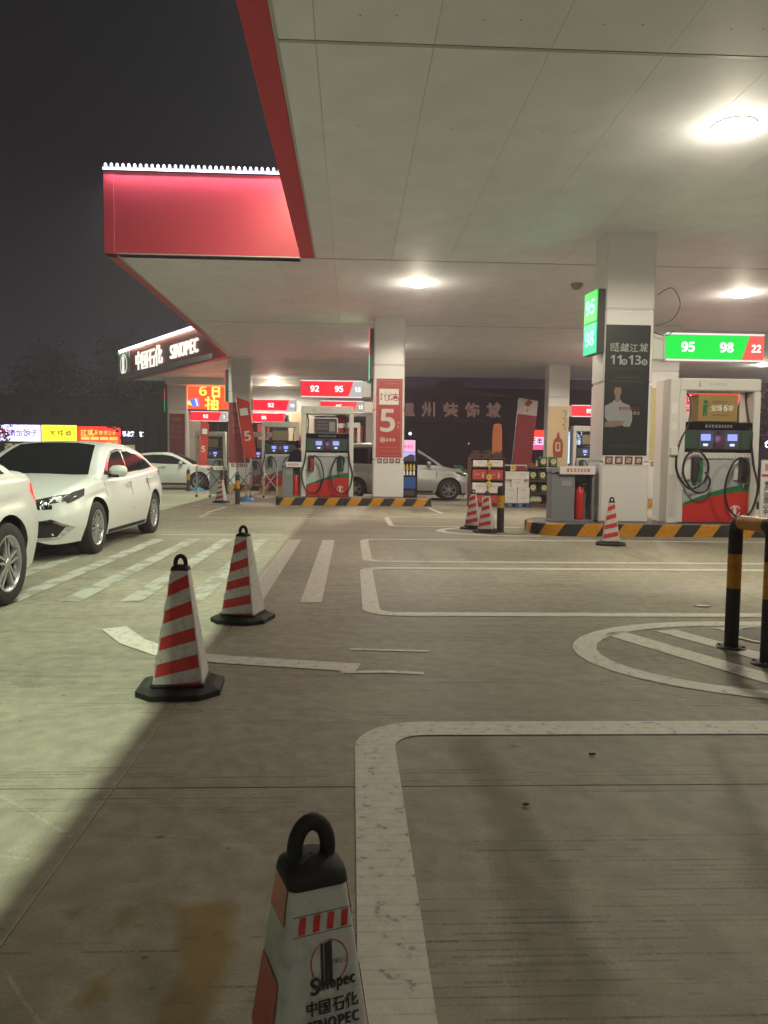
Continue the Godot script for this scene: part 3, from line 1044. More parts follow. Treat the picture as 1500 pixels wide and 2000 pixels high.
func blade_sign(label: String, at: Vector3, turn: float, top: Material, low: Material, nums: Array, h := 1.05) -> void:
	var o := thing("blade_sign", label, "sign", at, turn, "upright grade signs on the columns")
	boxed("housing", Vector3(0, 0, -0.07), Vector3(0.52, h, 0.13), M.dark_grey, o, 0.01)
	boxed("upper_face", Vector3(0, h / 4, 0.0), Vector3(0.5, h / 2 - 0.012, 0.02), top, o, 0.004)
	boxed("lower_face", Vector3(0, -h / 4, 0.0), Vector3(0.5, h / 2 - 0.012, 0.02), low, o, 0.004)
	if nums.size():
		words(nums[0], 0.24, M.sign_cyan, o, Vector3(0, h / 4, 0.014), 0.006)
		words(nums[1], 0.24, M.sign_cyan, o, Vector3(0, -h / 4, 0.014), 0.006)
	var c: Color = low.emission.srgb_to_linear()
	area_light("sign_light", Vector3(0, 0, 0.03), Vector2(0.48, h * 0.95), Vector3(0, 0, 1), [c.r + 0.05, c.g + 0.05, c.b + 0.05], 0.35, o)

func hose_path(x: float, mirror: float, loops: int) -> PackedVector3Array:
	# from the top post down past the side, through a loop under the nozzle and up to the holster
	var p := PackedVector3Array()
	if loops == 2:
		p = V3("0.0,2.25,0.02 0.1,2.12,0.1 0.06,1.75,0.2 -0.14,1.3,0.27 -0.16,0.9,0.28 0.04,0.6,0.3 0.3,0.7,0.3 0.36,1.0,0.32 0.2,1.22,0.31 -0.02,1.15,0.34 -0.08,0.85,0.35 0.1,0.56,0.35 0.3,0.55,0.36 0.38,0.72,0.36 0.3,0.88,0.34")
	else:
		p = V3("0.0,2.25,0.02 0.04,2.05,0.1 0.02,1.6,0.22 -0.04,1.0,0.28 -0.12,0.62,0.3 -0.02,0.22,0.3 0.2,0.12,0.31 0.4,0.3,0.32 0.46,0.65,0.33 0.36,1.0,0.34 0.22,1.12,0.34 0.1,1.02,0.33 0.16,0.8,0.32")
	var out := PackedVector3Array()
	for q in p: out.append(Vector3(x + mirror * q.x, q.y, q.z))
	return curve(out, 5)

func nozzle(o: Node3D, at: Vector3, pad: Material) -> void:
	var st := new_st()
	box(st, Vector3(0, 0, 0), Vector3(0.16, 0.42, 0.1), 0.025)
	var hol := put("nozzle_holster", st, M.dark_grey, o, at)
	var n := new_st()
	tube(n, curve(V3("0.02,0.12,0.09 0.03,0,0.11 0.02,-0.1,0.1 -0.01,-0.22,0.07"), 4), 0.03, 8)
	box(n, Vector3(0.03, 0.06, 0.1), Vector3(0.05, 0.14, 0.05), 0.012)
	put("nozzle", n, pad, hol)
	var sp := new_st()
	tube(sp, V3("-0.01,-0.2,0.08 -0.03,-0.3,0.08"), 0.012, 6)
	put("spout", sp, M.steel, hol)

func pump(label: String, at: Vector3, ad: int, flip := 1.0, detail := true) -> Node3D:
	var o := thing("fuel_pump", label, "fuel pump", at, 0.0, "fuel pumps on the islands")
	var w := 1.4
	# frame
	boxed("post", Vector3(-w / 2 + 0.06, 1.12, 0.0), Vector3(0.12, 2.24, 0.5), M.pump_white, o, 0.012)
	boxed("post", Vector3(w / 2 - 0.06, 1.12, 0.0), Vector3(0.12, 2.24, 0.5), M.pump_white, o, 0.012)
	boxed("header", Vector3(0, 2.345, 0.0), Vector3(w, 0.21, 0.5), M.pump_white, o, 0.02)
	if detail:
		var tower := boxed("hose_tower", Vector3(-w / 2 - 0.085, 1.22, -0.05), Vector3(0.16, 2.44, 0.62), M.pump_white, o, 0.012)
		boxed("junction_box", Vector3(0.0, 0.0, 0.34), Vector3(0.13, 0.14, 0.05), M.pump_white, tower, 0.01)
		for k in 2: boxed("notice", Vector3(0.0, 0.72 - 0.3 * k, 0.312), Vector3(0.1, 0.17 - 0.05 * k, 0.004), M.print_white, tower)
		var perf := new_st()
		for r in 22:
			for q in 4: box(perf, Vector3(-0.045 + 0.03 * q, -1.1 + 0.033 * r, 0.3115), Vector3(0.016, 0.014, 0.003))
		put("perforation", perf, M.print_grey, tower)
	# cabinet
	boxed("cabinet", Vector3(0, 0.55, -0.02), Vector3(w - 0.24, 1.1, 0.42), M.pump_grey, o, 0.01)
	var red := PackedVector2Array()
	var grn := PackedVector2Array()
	var hw := w / 2 - 0.125
	for i in 15: red.append(Vector2(lerpf(-hw, hw, i / 14.0), 0.3 + 0.25 * sin(i / 14.0 * PI / 2)))
	for i in 15: grn.append(red[i] + Vector2(0, -0.004))
	for i in range(14, -1, -1): grn.append(Vector2(red[i].x, red[i].y + 0.035 + 0.085 * i / 14.0))
	red.append(Vector2(hw, 0.012))
	red.append(Vector2(-hw, 0.012))
	plate("red_panel", red, 0.197, M.red, o)
	plate("green_band", grn, 0.199, M.green, o)
	var em := new_st()
	prism(em, PackedVector2Array(disc(0.085, 18)), 0, 0)
	var lg := put("emblem", em, M.red, o, Vector3(hw - 0.22, 0.22, 0.1985))
	var er := new_st()
	for i in 18:
		var t := TAU * i / 18 + 0.4
		var t2 := TAU * (i + 1) / 18 + 0.4
		if i < 16: prism(er, PackedVector2Array([Vector2(cos(t), sin(t)) * 0.095, Vector2(cos(t2), sin(t2)) * 0.095, Vector2(cos(t2), sin(t2)) * 0.078, Vector2(cos(t), sin(t)) * 0.078]), 0.001, 0.001)
	prism(er, rect(-0.03, -0.07, -0.005, 0.08), 0.001, 0.001)
	prism(er, rect(0.0, -0.07, 0.022, 0.07), 0.001, 0.001)
	prism(er, rect(-0.05, -0.1, 0.06, -0.08), 0.001, 0.001)
	put("emblem_print", er, M.print_white, lg)
	boxed("vent_strip", Vector3(0, 1.155, 0.02), Vector3(w - 0.25, 0.1, 0.4), M.pump_white, o, 0.008)
	var slots := new_st()
	for i in 19:
		var x := -w / 2 + 0.19 + i * 0.057
		for k in 3: box(slots, Vector3(x + 0.012 * k, 1.18 - 0.024 * k, 0.221), Vector3(0.014, 0.016, 0.004))
	put("vent_slots", slots, M.print_grey, o)
	# display head
	boxed("display_head", Vector3(0, 1.46, -0.02), Vector3(w - 0.1, 0.52, 0.5), M.gloss_black, o, 0.02)
	print_rows(-0.24, 0.24, 1.65, 0.05, M.print_grey, o, 0.2325, 14, "head_print")
	boxed("face_panel", Vector3(0, 1.42, 0.232), Vector3(w - 0.16, 0.33, 0.012), M.dark_grey, o, 0.004)
	for s in [-1.0, 1.0]:
		boxed("screen_bezel", Vector3(s * 0.23, 1.42, 0.241), Vector3(0.24, 0.31, 0.012), mat("bezel", [0.07, 0.085, 0.1], 0.4), o, 0.004)
		boxed("price_screen", Vector3(s * 0.23, 1.46, 0.25), Vector3(0.165, 0.11, 0.008), M.screen_blue, o)
		boxed("small_screen", Vector3(s * 0.23, 1.335, 0.25), Vector3(0.08, 0.04, 0.008), M.screen_pale, o)
		boxed("preset_keys", Vector3(s * 0.49, 1.42, 0.241), Vector3(0.2, 0.29, 0.01), mat("keys_green", [0.03, 0.075, 0.05], 0.5), o, 0.004)
	boxed("card_reader", Vector3(0.0, 1.39, 0.245), Vector3(0.15, 0.26, 0.02), mat("reader_red", [0.09, 0.02, 0.028], 0.4), o, 0.008)
	boxed("scanner", Vector3(0.0, 1.53, 0.255), Vector3(0.07, 0.05, 0.04), M.black, o, 0.01)
	var glow_l := OmniLight3D.new()
	glow_l.name = "screen_light"
	glow_l.light_color = lin(0.4, 0.5, 1.0)
	glow_l.light_energy = 0.012
	glow_l.light_size = 0.05
	glow_l.shadow_enabled = true
	o.add_child(glow_l)
	glow_l.position = Vector3(0, 1.44, 0.33)
	# the box in the opening
	if ad == 1:
		var b := boxed("offer_box", Vector3(0.0, 1.96, 0.0), Vector3(0.68, 0.46, 0.34), mat("box_yellow", [0.33, 0.22, 0.07], 0.6), o, 0.008)
		hanzi("全场", 0.085, M.print_white, b, Vector3(-0.03, 0.0, 0.172), 0.13, 1.1)
		words("6", 0.095, M.print_white, b, Vector3(0.13, 0.0, 0.173))
		hanzi("折", 0.085, M.print_white, b, Vector3(0.225, 0.0, 0.172), 0.13)
		print_rows(-0.1, 0.18, 0.1, 0.05, M.print_dim, b, 0.172, 15)
		print_rows(-0.1, 0.2, -0.12, 0.03, M.print_dim, b, 0.172, 16)
		var fig := new_st()
		prism(fig, disc(0.036, 12, Vector2(-0.22, 0.1)), 0.172, 0.172)
		prism(fig, P("-0.26,0.05 -0.19,0.05 -0.15,0.1 -0.14,0.09 -0.19,0.0 -0.19,-0.14 -0.215,-0.14 -0.22,-0.06 -0.235,-0.14 -0.26,-0.14"), 0.172, 0.172)
		put("leaf_figure", fig, M.green, b)
	elif ad == 2:
		var b := boxed("media_screen", Vector3(-0.05, 1.94, 0.02), Vector3(0.66, 0.43, 0.2), M.pump_white, o, 0.03)
		boxed("screen_glass", Vector3(0, 0, 0.101), Vector3(0.6, 0.37, 0.006), mat("screen_print", [0.1, 0.075, 0.11], 0.25), b)
		boxed("price_card", Vector3(0.17, -0.03, 0.106), Vector3(0.16, 0.26, 0.004), M.print_grey, b)
		for k in 3: print_rows(-0.24, 0.05, 0.1 - 0.09 * k, 0.045, M.print_grey, b, 0.1055, 17 + k)
	else:
		boxed("media_screen", Vector3(0.0, 1.92, 0.02), Vector3(0.62, 0.38, 0.2), mat("box_dull", [0.3, 0.24, 0.15], 0.5), o, 0.02)
	if ad == 2:
		boxed("pump_number_card", Vector3(0.36, 2.0, -0.12), Vector3(0.26, 0.5, 0.01), M.poster_red, o)
		boxed("white_card", Vector3(0.37, 1.95, -0.11), Vector3(0.22, 0.12, 0.01), M.print_white, o)
	# mark on the header
	var st := new_st()
	prism(st, rect(-0.4, 2.31, -0.33, 2.322), 0.2515, 0.2515)
	prism(st, rect(-0.375, 2.322, -0.355, 2.4), 0.2515, 0.2515)
	put("header_mark", st, M.print_grey, o)
	print_rows(-0.2, 0.1, 2.35, 0.045, mat("print_pale", [0.45, 0.44, 0.43], 0.5), o, 0.2515, 20, "header_print")
	# nozzles and hoses
	nozzle(o, Vector3(-0.36 * flip, 0.92, 0.24), M.green)
	nozzle(o, Vector3(0.44 * flip, 0.92, 0.24), M.red if flip < 0 else M.black)
	for s in [-1.0, 1.0]:
		boxed("nozzle_cradle", Vector3(s * 0.44 - 0.08, 0.92, 0.215), Vector3(0.12, 0.36, 0.04), M.print_white if ad == 1 else M.pump_grey, o, 0.01)
		var h := new_st()
		tube(h, hose_path(s * 0.56, -s if ad != 1 else -s, 2 if ad == 1 and s < 0 else 1), 0.019, 8)
		put("hose", h, M.hose, o)
	boxed("plinth", Vector3(0, 0.012, 0), Vector3(w - 0.06, 0.024, 0.52), M.kerb_black, o)
	return o

func fire_cabinet(label: String, at: Vector3, w := 0.74) -> void:
	var o := thing("fire_cabinet", label, "fire equipment cabinet", at, 0.0, "grey fire equipment cabinets")
	var h := 0.9
	boxed("door", Vector3(-w * 0.22, h / 2 - 0.02, 0.0), Vector3(w * 0.55, h - 0.1, 0.3), M.cabinet_grey, o, 0.01)
	boxed("back", Vector3(w * 0.25, h / 2, -0.14), Vector3(w * 0.5, h, 0.02), M.cabinet_grey, o)
	boxed("frame_post", Vector3(w / 2 - 0.02, h / 2, 0.02), Vector3(0.04, h, 0.28), M.cabinet_grey, o, 0.006)
	boxed("base_tray", Vector3(0, 0.02, 0), Vector3(w, 0.04, 0.32), M.cabinet_grey, o, 0.006)
	boxed("top_board", Vector3(0.0, h - 0.02, 0.02), Vector3(w + 0.02, 0.08, 0.36), M.cabinet_grey, o, 0.01)
	boxed("name_plate", Vector3(0.06, h - 0.02, 0.204), Vector3(w * 0.82, 0.14, 0.01), M.print_white, o, 0.003)
	print_rows(-w * 0.17, w * 0.42, h - 0.02, 0.06, M.red, o, 0.2105, 30, "plate_print")
	boxed("door_label", Vector3(-w * 0.15, h * 0.72, 0.153), Vector3(0.17, 0.1, 0.006), M.print_grey, o, 0.002)
	# extinguisher in the open bay
	var e := thing("fire_extinguisher", "red fire extinguisher standing in the open bay of the " + ("cabinet beside the tall near column" if at.x > 2.0 else ("cabinet left of pump 18" if at.x > -3.0 else "cabinet by the far left column")), "fire extinguisher", at + Vector3(w * 0.2, 0.04, 0.06), 0.0, "fire extinguishers in the cabinets")
	var st := new_st()
	lathe(st, P("0.0,0.0 0.075,0.0 0.08,0.02 0.08,0.44 0.07,0.5 0.03,0.54 0.03,0.57 0.0,0.57"), 16)
	put("cylinder", st, M.red, e)
	var v := new_st()
	box(v, Vector3(0, 0.6, 0), Vector3(0.05, 0.06, 0.05), 0.01)
	box(v, Vector3(0.05, 0.64, 0), Vector3(0.14, 0.02, 0.03), 0.005)
	put("valve", v, M.black, e)
	var hs := new_st()
	tube(hs, curve(V3("0.02,0.6,0.04 0.11,0.56,0.06 0.11,0.35,0.06 0.1,0.2,0.05"), 4), 0.012, 6)
	put("hose", hs, M.hose, e)
	boxed("shelf_bottle", Vector3(w * 0.28, h * 0.6, 0.02), Vector3(0.06, 0.1, 0.06), M.tag_yellow, o, 0.01)

func build_islands() -> void:
	island("long black and yellow kerbed island under the tall near column and pump 22", 3.06, 12.5, -13.7, -12.25, 0.55, 0.33)
	island("black and yellow kerbed island under pump 18 and the middle column", -2.0, 2.15, -21.3, -20.05, 0.12, 0.3)
	island("far black and yellow kerb seen in the gap behind the tall near column", 7.6, 13.0, -21.6, -20.3, 0.4, 0.33)
	island("dim far kerbed island behind the folding barrier on the left", -5.4, 1.4, -30.3, -29.0, 0.4, 0.33)
	island("far right kerbed island beneath the column with the wine poster", 6.9, 12.0, -30.3, -29.0, 0.4, 0.33)
	column("tallest nearest white column carrying the black date poster", 4.6, -12.9)
	column("white middle column carrying the red poster with the big 5", 0.99, -20.75)
	column("white column with the yellowish poster, just right of the tall near column", 8.62, -21.1)
	column("far white column on the left behind the leaning red flag", -4.31, -29.75)
	column("far white column with the cream wine poster, left of the tall near column", 8.06, -29.75)
	column("farthest left white column beside the lit red screen", -8.45, -37.6, 0.95, 0.6, 0.0)
	# black date poster
	var o := poster_base("date_poster", "black poster with white date lettering and a man in a white shirt", Vector3(4.58, 2.42, -12.583), 0.75, 2.16, mat("poster_black", [0.028, 0.034, 0.032], 0.35))
	hanzi("瓯越江城", 0.128, mat("poster_ink", [0.3, 0.33, 0.32], 0.5), o, Vector3(0.02, 0.71, 0.008), 0.12, 1.27)
	words("11", 0.15, M.poster_ink, o, Vector3(-0.2, 0.505, 0.009), 0.002, 1.0)
	words("13", 0.15, M.poster_ink, o, Vector3(0.12, 0.505, 0.009), 0.002, 1.0)
	for k in 2:
		plate("date_dot", disc(0.052, 16, Vector2([-0.055, 0.285][k], 0.47)), 0.0075, M.poster_ink, o, 0.001)
		hanzi(["月", "日"][k], 0.06, M.poster_black, o, Vector3([-0.055, 0.285][k], 0.47, 0.0085), 0.14)
	print_rows(-0.3, 0.3, 0.36, 0.05, mat("ink_faint", [0.055, 0.06, 0.058], 0.5), o, 0.0075, 40)
	print_rows(-0.2, 0.22, 0.215, 0.03, M.print_dim, o, 0.0075, 41)
	print_rows(-0.27, 0.27, 0.15, 0.03, M.print_dim, o, 0.0075, 42)
	plate("shirt_print", P("-0.36,-0.45 -0.36,-0.26 -0.24,-0.2 -0.2,-0.155 -0.1,-0.155 -0.07,-0.2 0.06,-0.25 0.1,-0.34 0.11,-0.5 0.07,-0.6 -0.03,-0.6 -0.12,-0.5 -0.3,-0.52"), 0.0075, mat("shirt_print_white", [0.26, 0.27, 0.29], 0.5), o, 0.001)
	plate("collar_line", P("-0.2,-0.16 -0.15,-0.25 -0.1,-0.16 -0.15,-0.2"), 0.0085, M.print_grey, o, 0.001)
	plate("arm_print", P("-0.36,-0.53 -0.12,-0.5 -0.02,-0.51 -0.05,-0.58 -0.2,-0.61 -0.36,-0.61"), 0.0085, mat("skin_print", [0.22, 0.15, 0.12], 0.5), o, 0.001)
	plate("face_print", disc(0.062, 16, Vector2(-0.15, -0.02), 0.09), 0.0085, M.skin_print, o, 0.001)
	plate("neck_print", rect(-0.19, -0.19, -0.11, -0.08), 0.0095, M.skin_print, o, 0.001)
	plate("hair_print", P("-0.22,0.0 -0.218,0.06 -0.18,0.095 -0.12,0.095 -0.085,0.06 -0.082,0.0 -0.1,0.05 -0.2,0.05"), 0.0095, M.print_black, o, 0.001)
	for k in 2: print_rows(-0.12 + 0.03 * k, 0.26, -0.3 - 0.075 * k, 0.055, [M.icon_red if M.has("icon_red") else M.dark_red, M.print_grey][k], o, 0.0105, 43 + k)
	print_rows(-0.3, 0.28, -0.8, 0.03, M.ink_faint, o, 0.0075, 45)
	print_rows(-0.26, 0.26, -0.92, 0.06, M.ink_faint, o, 0.0075, 46)
	icons(4.57, 1.255, -12.584, 0.7, "white plate with four symbols below the black date poster")
	icons(1.0, 1.2, -20.434, 0.68, "white plate with four symbols below the red 5 poster")
	icons(8.62, 1.2, -20.784, 0.68, "plate with symbols under the yellowish poster behind the tall near column")
	poster_offer(Vector3(1.0, 2.34, -20.433), "flat red poster with a big white 5 on the middle column")
	var yp := poster_base("yellow_poster", "narrow pale yellow poster with two green diamonds, right of the tall near column", Vector3(8.62, 2.3, -20.783), 0.72, 2.0, mat("poster_yellow", [0.52, 0.43, 0.2], 0.5))
	for k in 2: plate("green_diamond", P("0.18,%f 0.3,%f 0.18,%f 0.06,%f" % [-0.1 - 0.24 * k, -0.22 - 0.24 * k, -0.34 - 0.24 * k, -0.22 - 0.24 * k]), 0.008, mat("diamond_green", [0.12, 0.2, 0.08], 0.5), yp, 0.001)
	print_rows(0.0, 0.3, 0.7, 0.05, M.print_dim, yp, 0.008, 50)
	print_rows(0.0, 0.3, 0.45, 0.1, M.print_dim, yp, 0.008, 51)
	for q in [[8.06, -29.433, "cream poster with a red wine bottle on the far right column"], [-2.52, -37.02, "cream poster with dark calligraphy and a red bottle by the shop front"]]:
		var wp := poster_base("wine_poster", q[2], Vector3(q[0], 2.15, q[1]), 0.78, 2.5, M.cream)
		plate("bottle_print", P("-0.16,-0.75 0.16,-0.75 0.2,-0.5 0.2,-0.2 0.16,-0.05 0.07,0.03 0.05,0.1 0.07,0.12 0.02,0.22 0.0,0.3 -0.02,0.22 -0.07,0.12 -0.05,0.1 -0.07,0.03 -0.16,-0.05 -0.2,-0.2 -0.2,-0.5"), 0.008, mat("wine_red", [0.3, 0.04, 0.025], 0.5), wp, 0.001)
		plate("bottle_label", rect(-0.1, -0.5, 0.1, -0.15), 0.009, M.cream, wp, 0.001)
		plate("bottle_mark", rect(-0.05, -0.42, 0.05, -0.2), 0.01, M.wine_red, wp, 0.001)
		for k in 6: print_rows(0.16 + 0.07 * (k % 2), 0.3, 1.05 - 0.13 * k, 0.1, M.print_dim, wp, 0.008, 60 + k)
		for k in 3: print_rows(-0.3, 0.1, -0.9 - 0.08 * k, 0.03, M.print_dim, wp, 0.008, 70 + k)
	for q in [[-8.45, -37.29, 0.74, "dark red poster with pale lettering on the farthest left column"], [-4.31, -29.43, 0.8, "dark red poster behind the leaning flag on the far left column"]]:
		var rp := poster_base("red_poster", q[3], Vector3(q[0], 2.2, q[1]), q[2], 2.3, mat("poster_maroon", [0.22, 0.025, 0.035], 0.5))
		plate("gold_title", rect(-0.22, 0.8, 0.22, 0.98), 0.008, mat("gold_dull", [0.35, 0.13, 0.04], 0.5), rp, 0.001)
		for k in 3: print_rows(-0.28, 0.28, 0.55 - 0.25 * k, 0.17, mat("print_rose", [0.36, 0.12, 0.12], 0.5), rp, 0.008, 80 + k)
	icons(-4.31, 0.96, -29.43, 0.68, "plate with symbols low on the far left column")
	# sign boxes
	sign_box("green and red lit sign reading 95 98 22 beside the tall near column", Vector3(6.09, 3.17, -12.65), ["95", "98"], "22", M.sign_green, M.sign_salmon, 1.72, 0.24, -1.0)
	sign_box("red lit sign reading 92 95 18 over the middle pump", Vector3(-0.55, 3.12, -20.7), ["92", "95"], "18", M.sign_red, M.sign_grey, 1.7, 0.3, 1.0)
	sign_box("red lit sign reading 98 92, seen through the opening of pump 22", Vector3(9.93, 3.05, -20.9), ["98", "92"], "", M.sign_red, M.sign_grey, 1.72, 0.2, -1.0)
	sign_box("red lit sign reading 92 10 right of the far left column", Vector3(-2.98, 3.28, -29.5), ["92"], "10", M.sign_red, M.sign_grey, 1.66, 0.12, -1.0)
	sign_box("red lit sign reading 95 12 half hidden behind pump 18", Vector3(-0.37, 3.26, -29.5), ["95"], "12", M.sign_red, mat("sign_dull", [0.45, 0.47, 0.44], 0.5), 1.72, 0.5, 1.0)
	sign_box("small red lit sign reading 95 below the 92 and 10 sign", Vector3(-3.95, 3.13, -35.6), ["95"], "", M.sign_red, M.sign_grey, 1.6, 0.0)
	sign_box("red lit sign reading 92 2 under the big red screen", Vector3(-6.62, 3.15, -35.6), ["92"], "2", M.sign_red, M.sign_grey, 1.72, 0.0)
	sign_box("red lit sign partly hidden by the tall near column, right of the wine poster", Vector3(9.42, 3.24, -29.5), ["95"], "", M.sign_red, M.sign_grey, 1.7, 0.1, -1.0)
	sign_box("short red lit sign seen between the yellowish poster and pump 22", Vector3(12.5, 3.2, -29.5), ["92"], "", M.sign_red, M.sign_grey, 1.6, 0.0)
	blade_sign("green upright sign with 95 over 98 on the left side of the tall near column", Vector3(4.0, 3.55, -12.78), -83.0, M.sign_green, M.sign_teal, ["95", "98"])
	blade_sign("thin red and green upright sign on the left edge of the middle column", Vector3(0.46, 4.05, -20.75), -90.0, M.neon_red, M.neon_green, [], 1.35)
	blade_sign("small red and green upright sign on the far left column", Vector3(-4.86, 4.0, -29.75), -90.0, M.neon_red, M.neon_green, [], 1.2)
	blade_sign("red and green upright sign on the farthest left column", Vector3(-9.06, 4.0, -37.6), -90.0, M.neon_red, M.neon_green, [], 1.1)
	# pumps
	pump("near white fuel pump under the 95 98 sign, yellow box in its opening", Vector3(6.2, 0.2, -12.85), 1)
	pump("white fuel pump under the 92 95 18 sign with two blue screens", Vector3(-0.65, 0.19, -20.75), 2, -1.0, false)
	pump("greyish fuel pump behind the folding barrier under the 92 10 sign", Vector3(-2.75, 0.2, -29.6), 3, 1.0, false)
	pump("fuel pump hidden behind pump 18 under the 95 12 sign", Vector3(-0.37, 0.2, -29.6), 3, 1.0, false)
	pump("white fuel pump under the 92 2 sign on the left", Vector3(-6.55, 0.0, -35.8), 3, 1.0, false)
	pump("pale fuel pump under the small 95 sign, behind the far left column", Vector3(-4.1, 0.0, -35.8), 3, 1.0, false)
	pump("far white fuel pump right of the wine poster, left of the tall near column", Vector3(9.35, 0.2, -29.6), 3, 1.0, false)
	pump("far fuel pump seen in the narrow gap left of pump 22", Vector3(9.93, 0.2, -21.0), 3, 1.0, false)
	var nc := poster_base("price_card", "small red card with a white 5 in the gap left of pump 22", Vector3(8.95, 2.0, -20.45), 0.4, 0.34, M.poster_red)
	words("5", 0.2, M.print_white, nc, Vector3(0.1, 0, 0.008))
	fire_cabinet("grey fire cabinet at the left end of the near island", Vector3(3.75, 0.2, -12.85))
	fire_cabinet("grey fire cabinet left of the middle pump", Vector3(-1.6, 0.19, -20.65), 0.52)
	fire_cabinet("grey fire cabinet in front of the far left column beside the striped cone", Vector3(-4.55, 0.0, -26.5), 0.6)
	vending()

func vending() -> void:
	var o := thing("drinks_machine", "dark drinks machine with a glowing pink and blue screen beside the middle column", "vending machine", Vector3(1.52, 0.19, -20.85))
	var w := 0.56
	boxed("body", Vector3(0, 0.82, -0.02), Vector3(w, 1.64, 0.5), M.gloss_black, o, 0.015)
	boxed("screen_pink_area", Vector3(-0.01, 1.42, 0.234), Vector3(0.44, 0.32, 0.01), glow("screen_pink", [0.75, 0.4, 0.6], 0.9), o)
	boxed("screen_blue_area", Vector3(-0.01, 1.13, 0.234), Vector3(0.44, 0.24, 0.01), glow("screen_lilac", [0.4, 0.38, 0.85], 0.9), o)
	print_rows(-0.18, 0.18, 1.4, 0.09, M.neon_red, o, 0.241, 90, "screen_print")
	plate("hill_picture", P("-0.22,1.01 0.2,1.01 0.2,1.17 0.08,1.2 -0.04,1.13 -0.14,1.1"), 0.242, M.dark_grey, o, 0.002)
	boxed("shelf", Vector3(0, 0.78, 0.24), Vector3(0.46, 0.015, 0.05), M.steel, o)
	for k in 2:
		for i in 5:
			var st := new_st()
			lathe(st, P("0.0,0.0 0.03,0.0 0.032,0.02 0.032,0.09 0.015,0.13 0.012,0.15 0.0,0.15"), 10)
			put("bottle", st, [M.print_white, M.tag_yellow][k], o, Vector3(-0.18 + 0.09 * i, 0.62 + 0.16 * k, 0.25))
	boxed("lower_panel", Vector3(0, 0.42, 0.24), Vector3(0.46, 0.32, 0.02), M.blue_plastic, o, 0.006)
	boxed("delivery_flap", Vector3(0, 0.14, 0.24), Vector3(0.4, 0.14, 0.02), M.dark_grey, o, 0.006)
	area_light("screen_light", Vector3(0, 1.3, 0.26), Vector2(0.4, 0.55), Vector3(0, 0, 1), [0.8, 0.5, 0.9], 0.05, o)

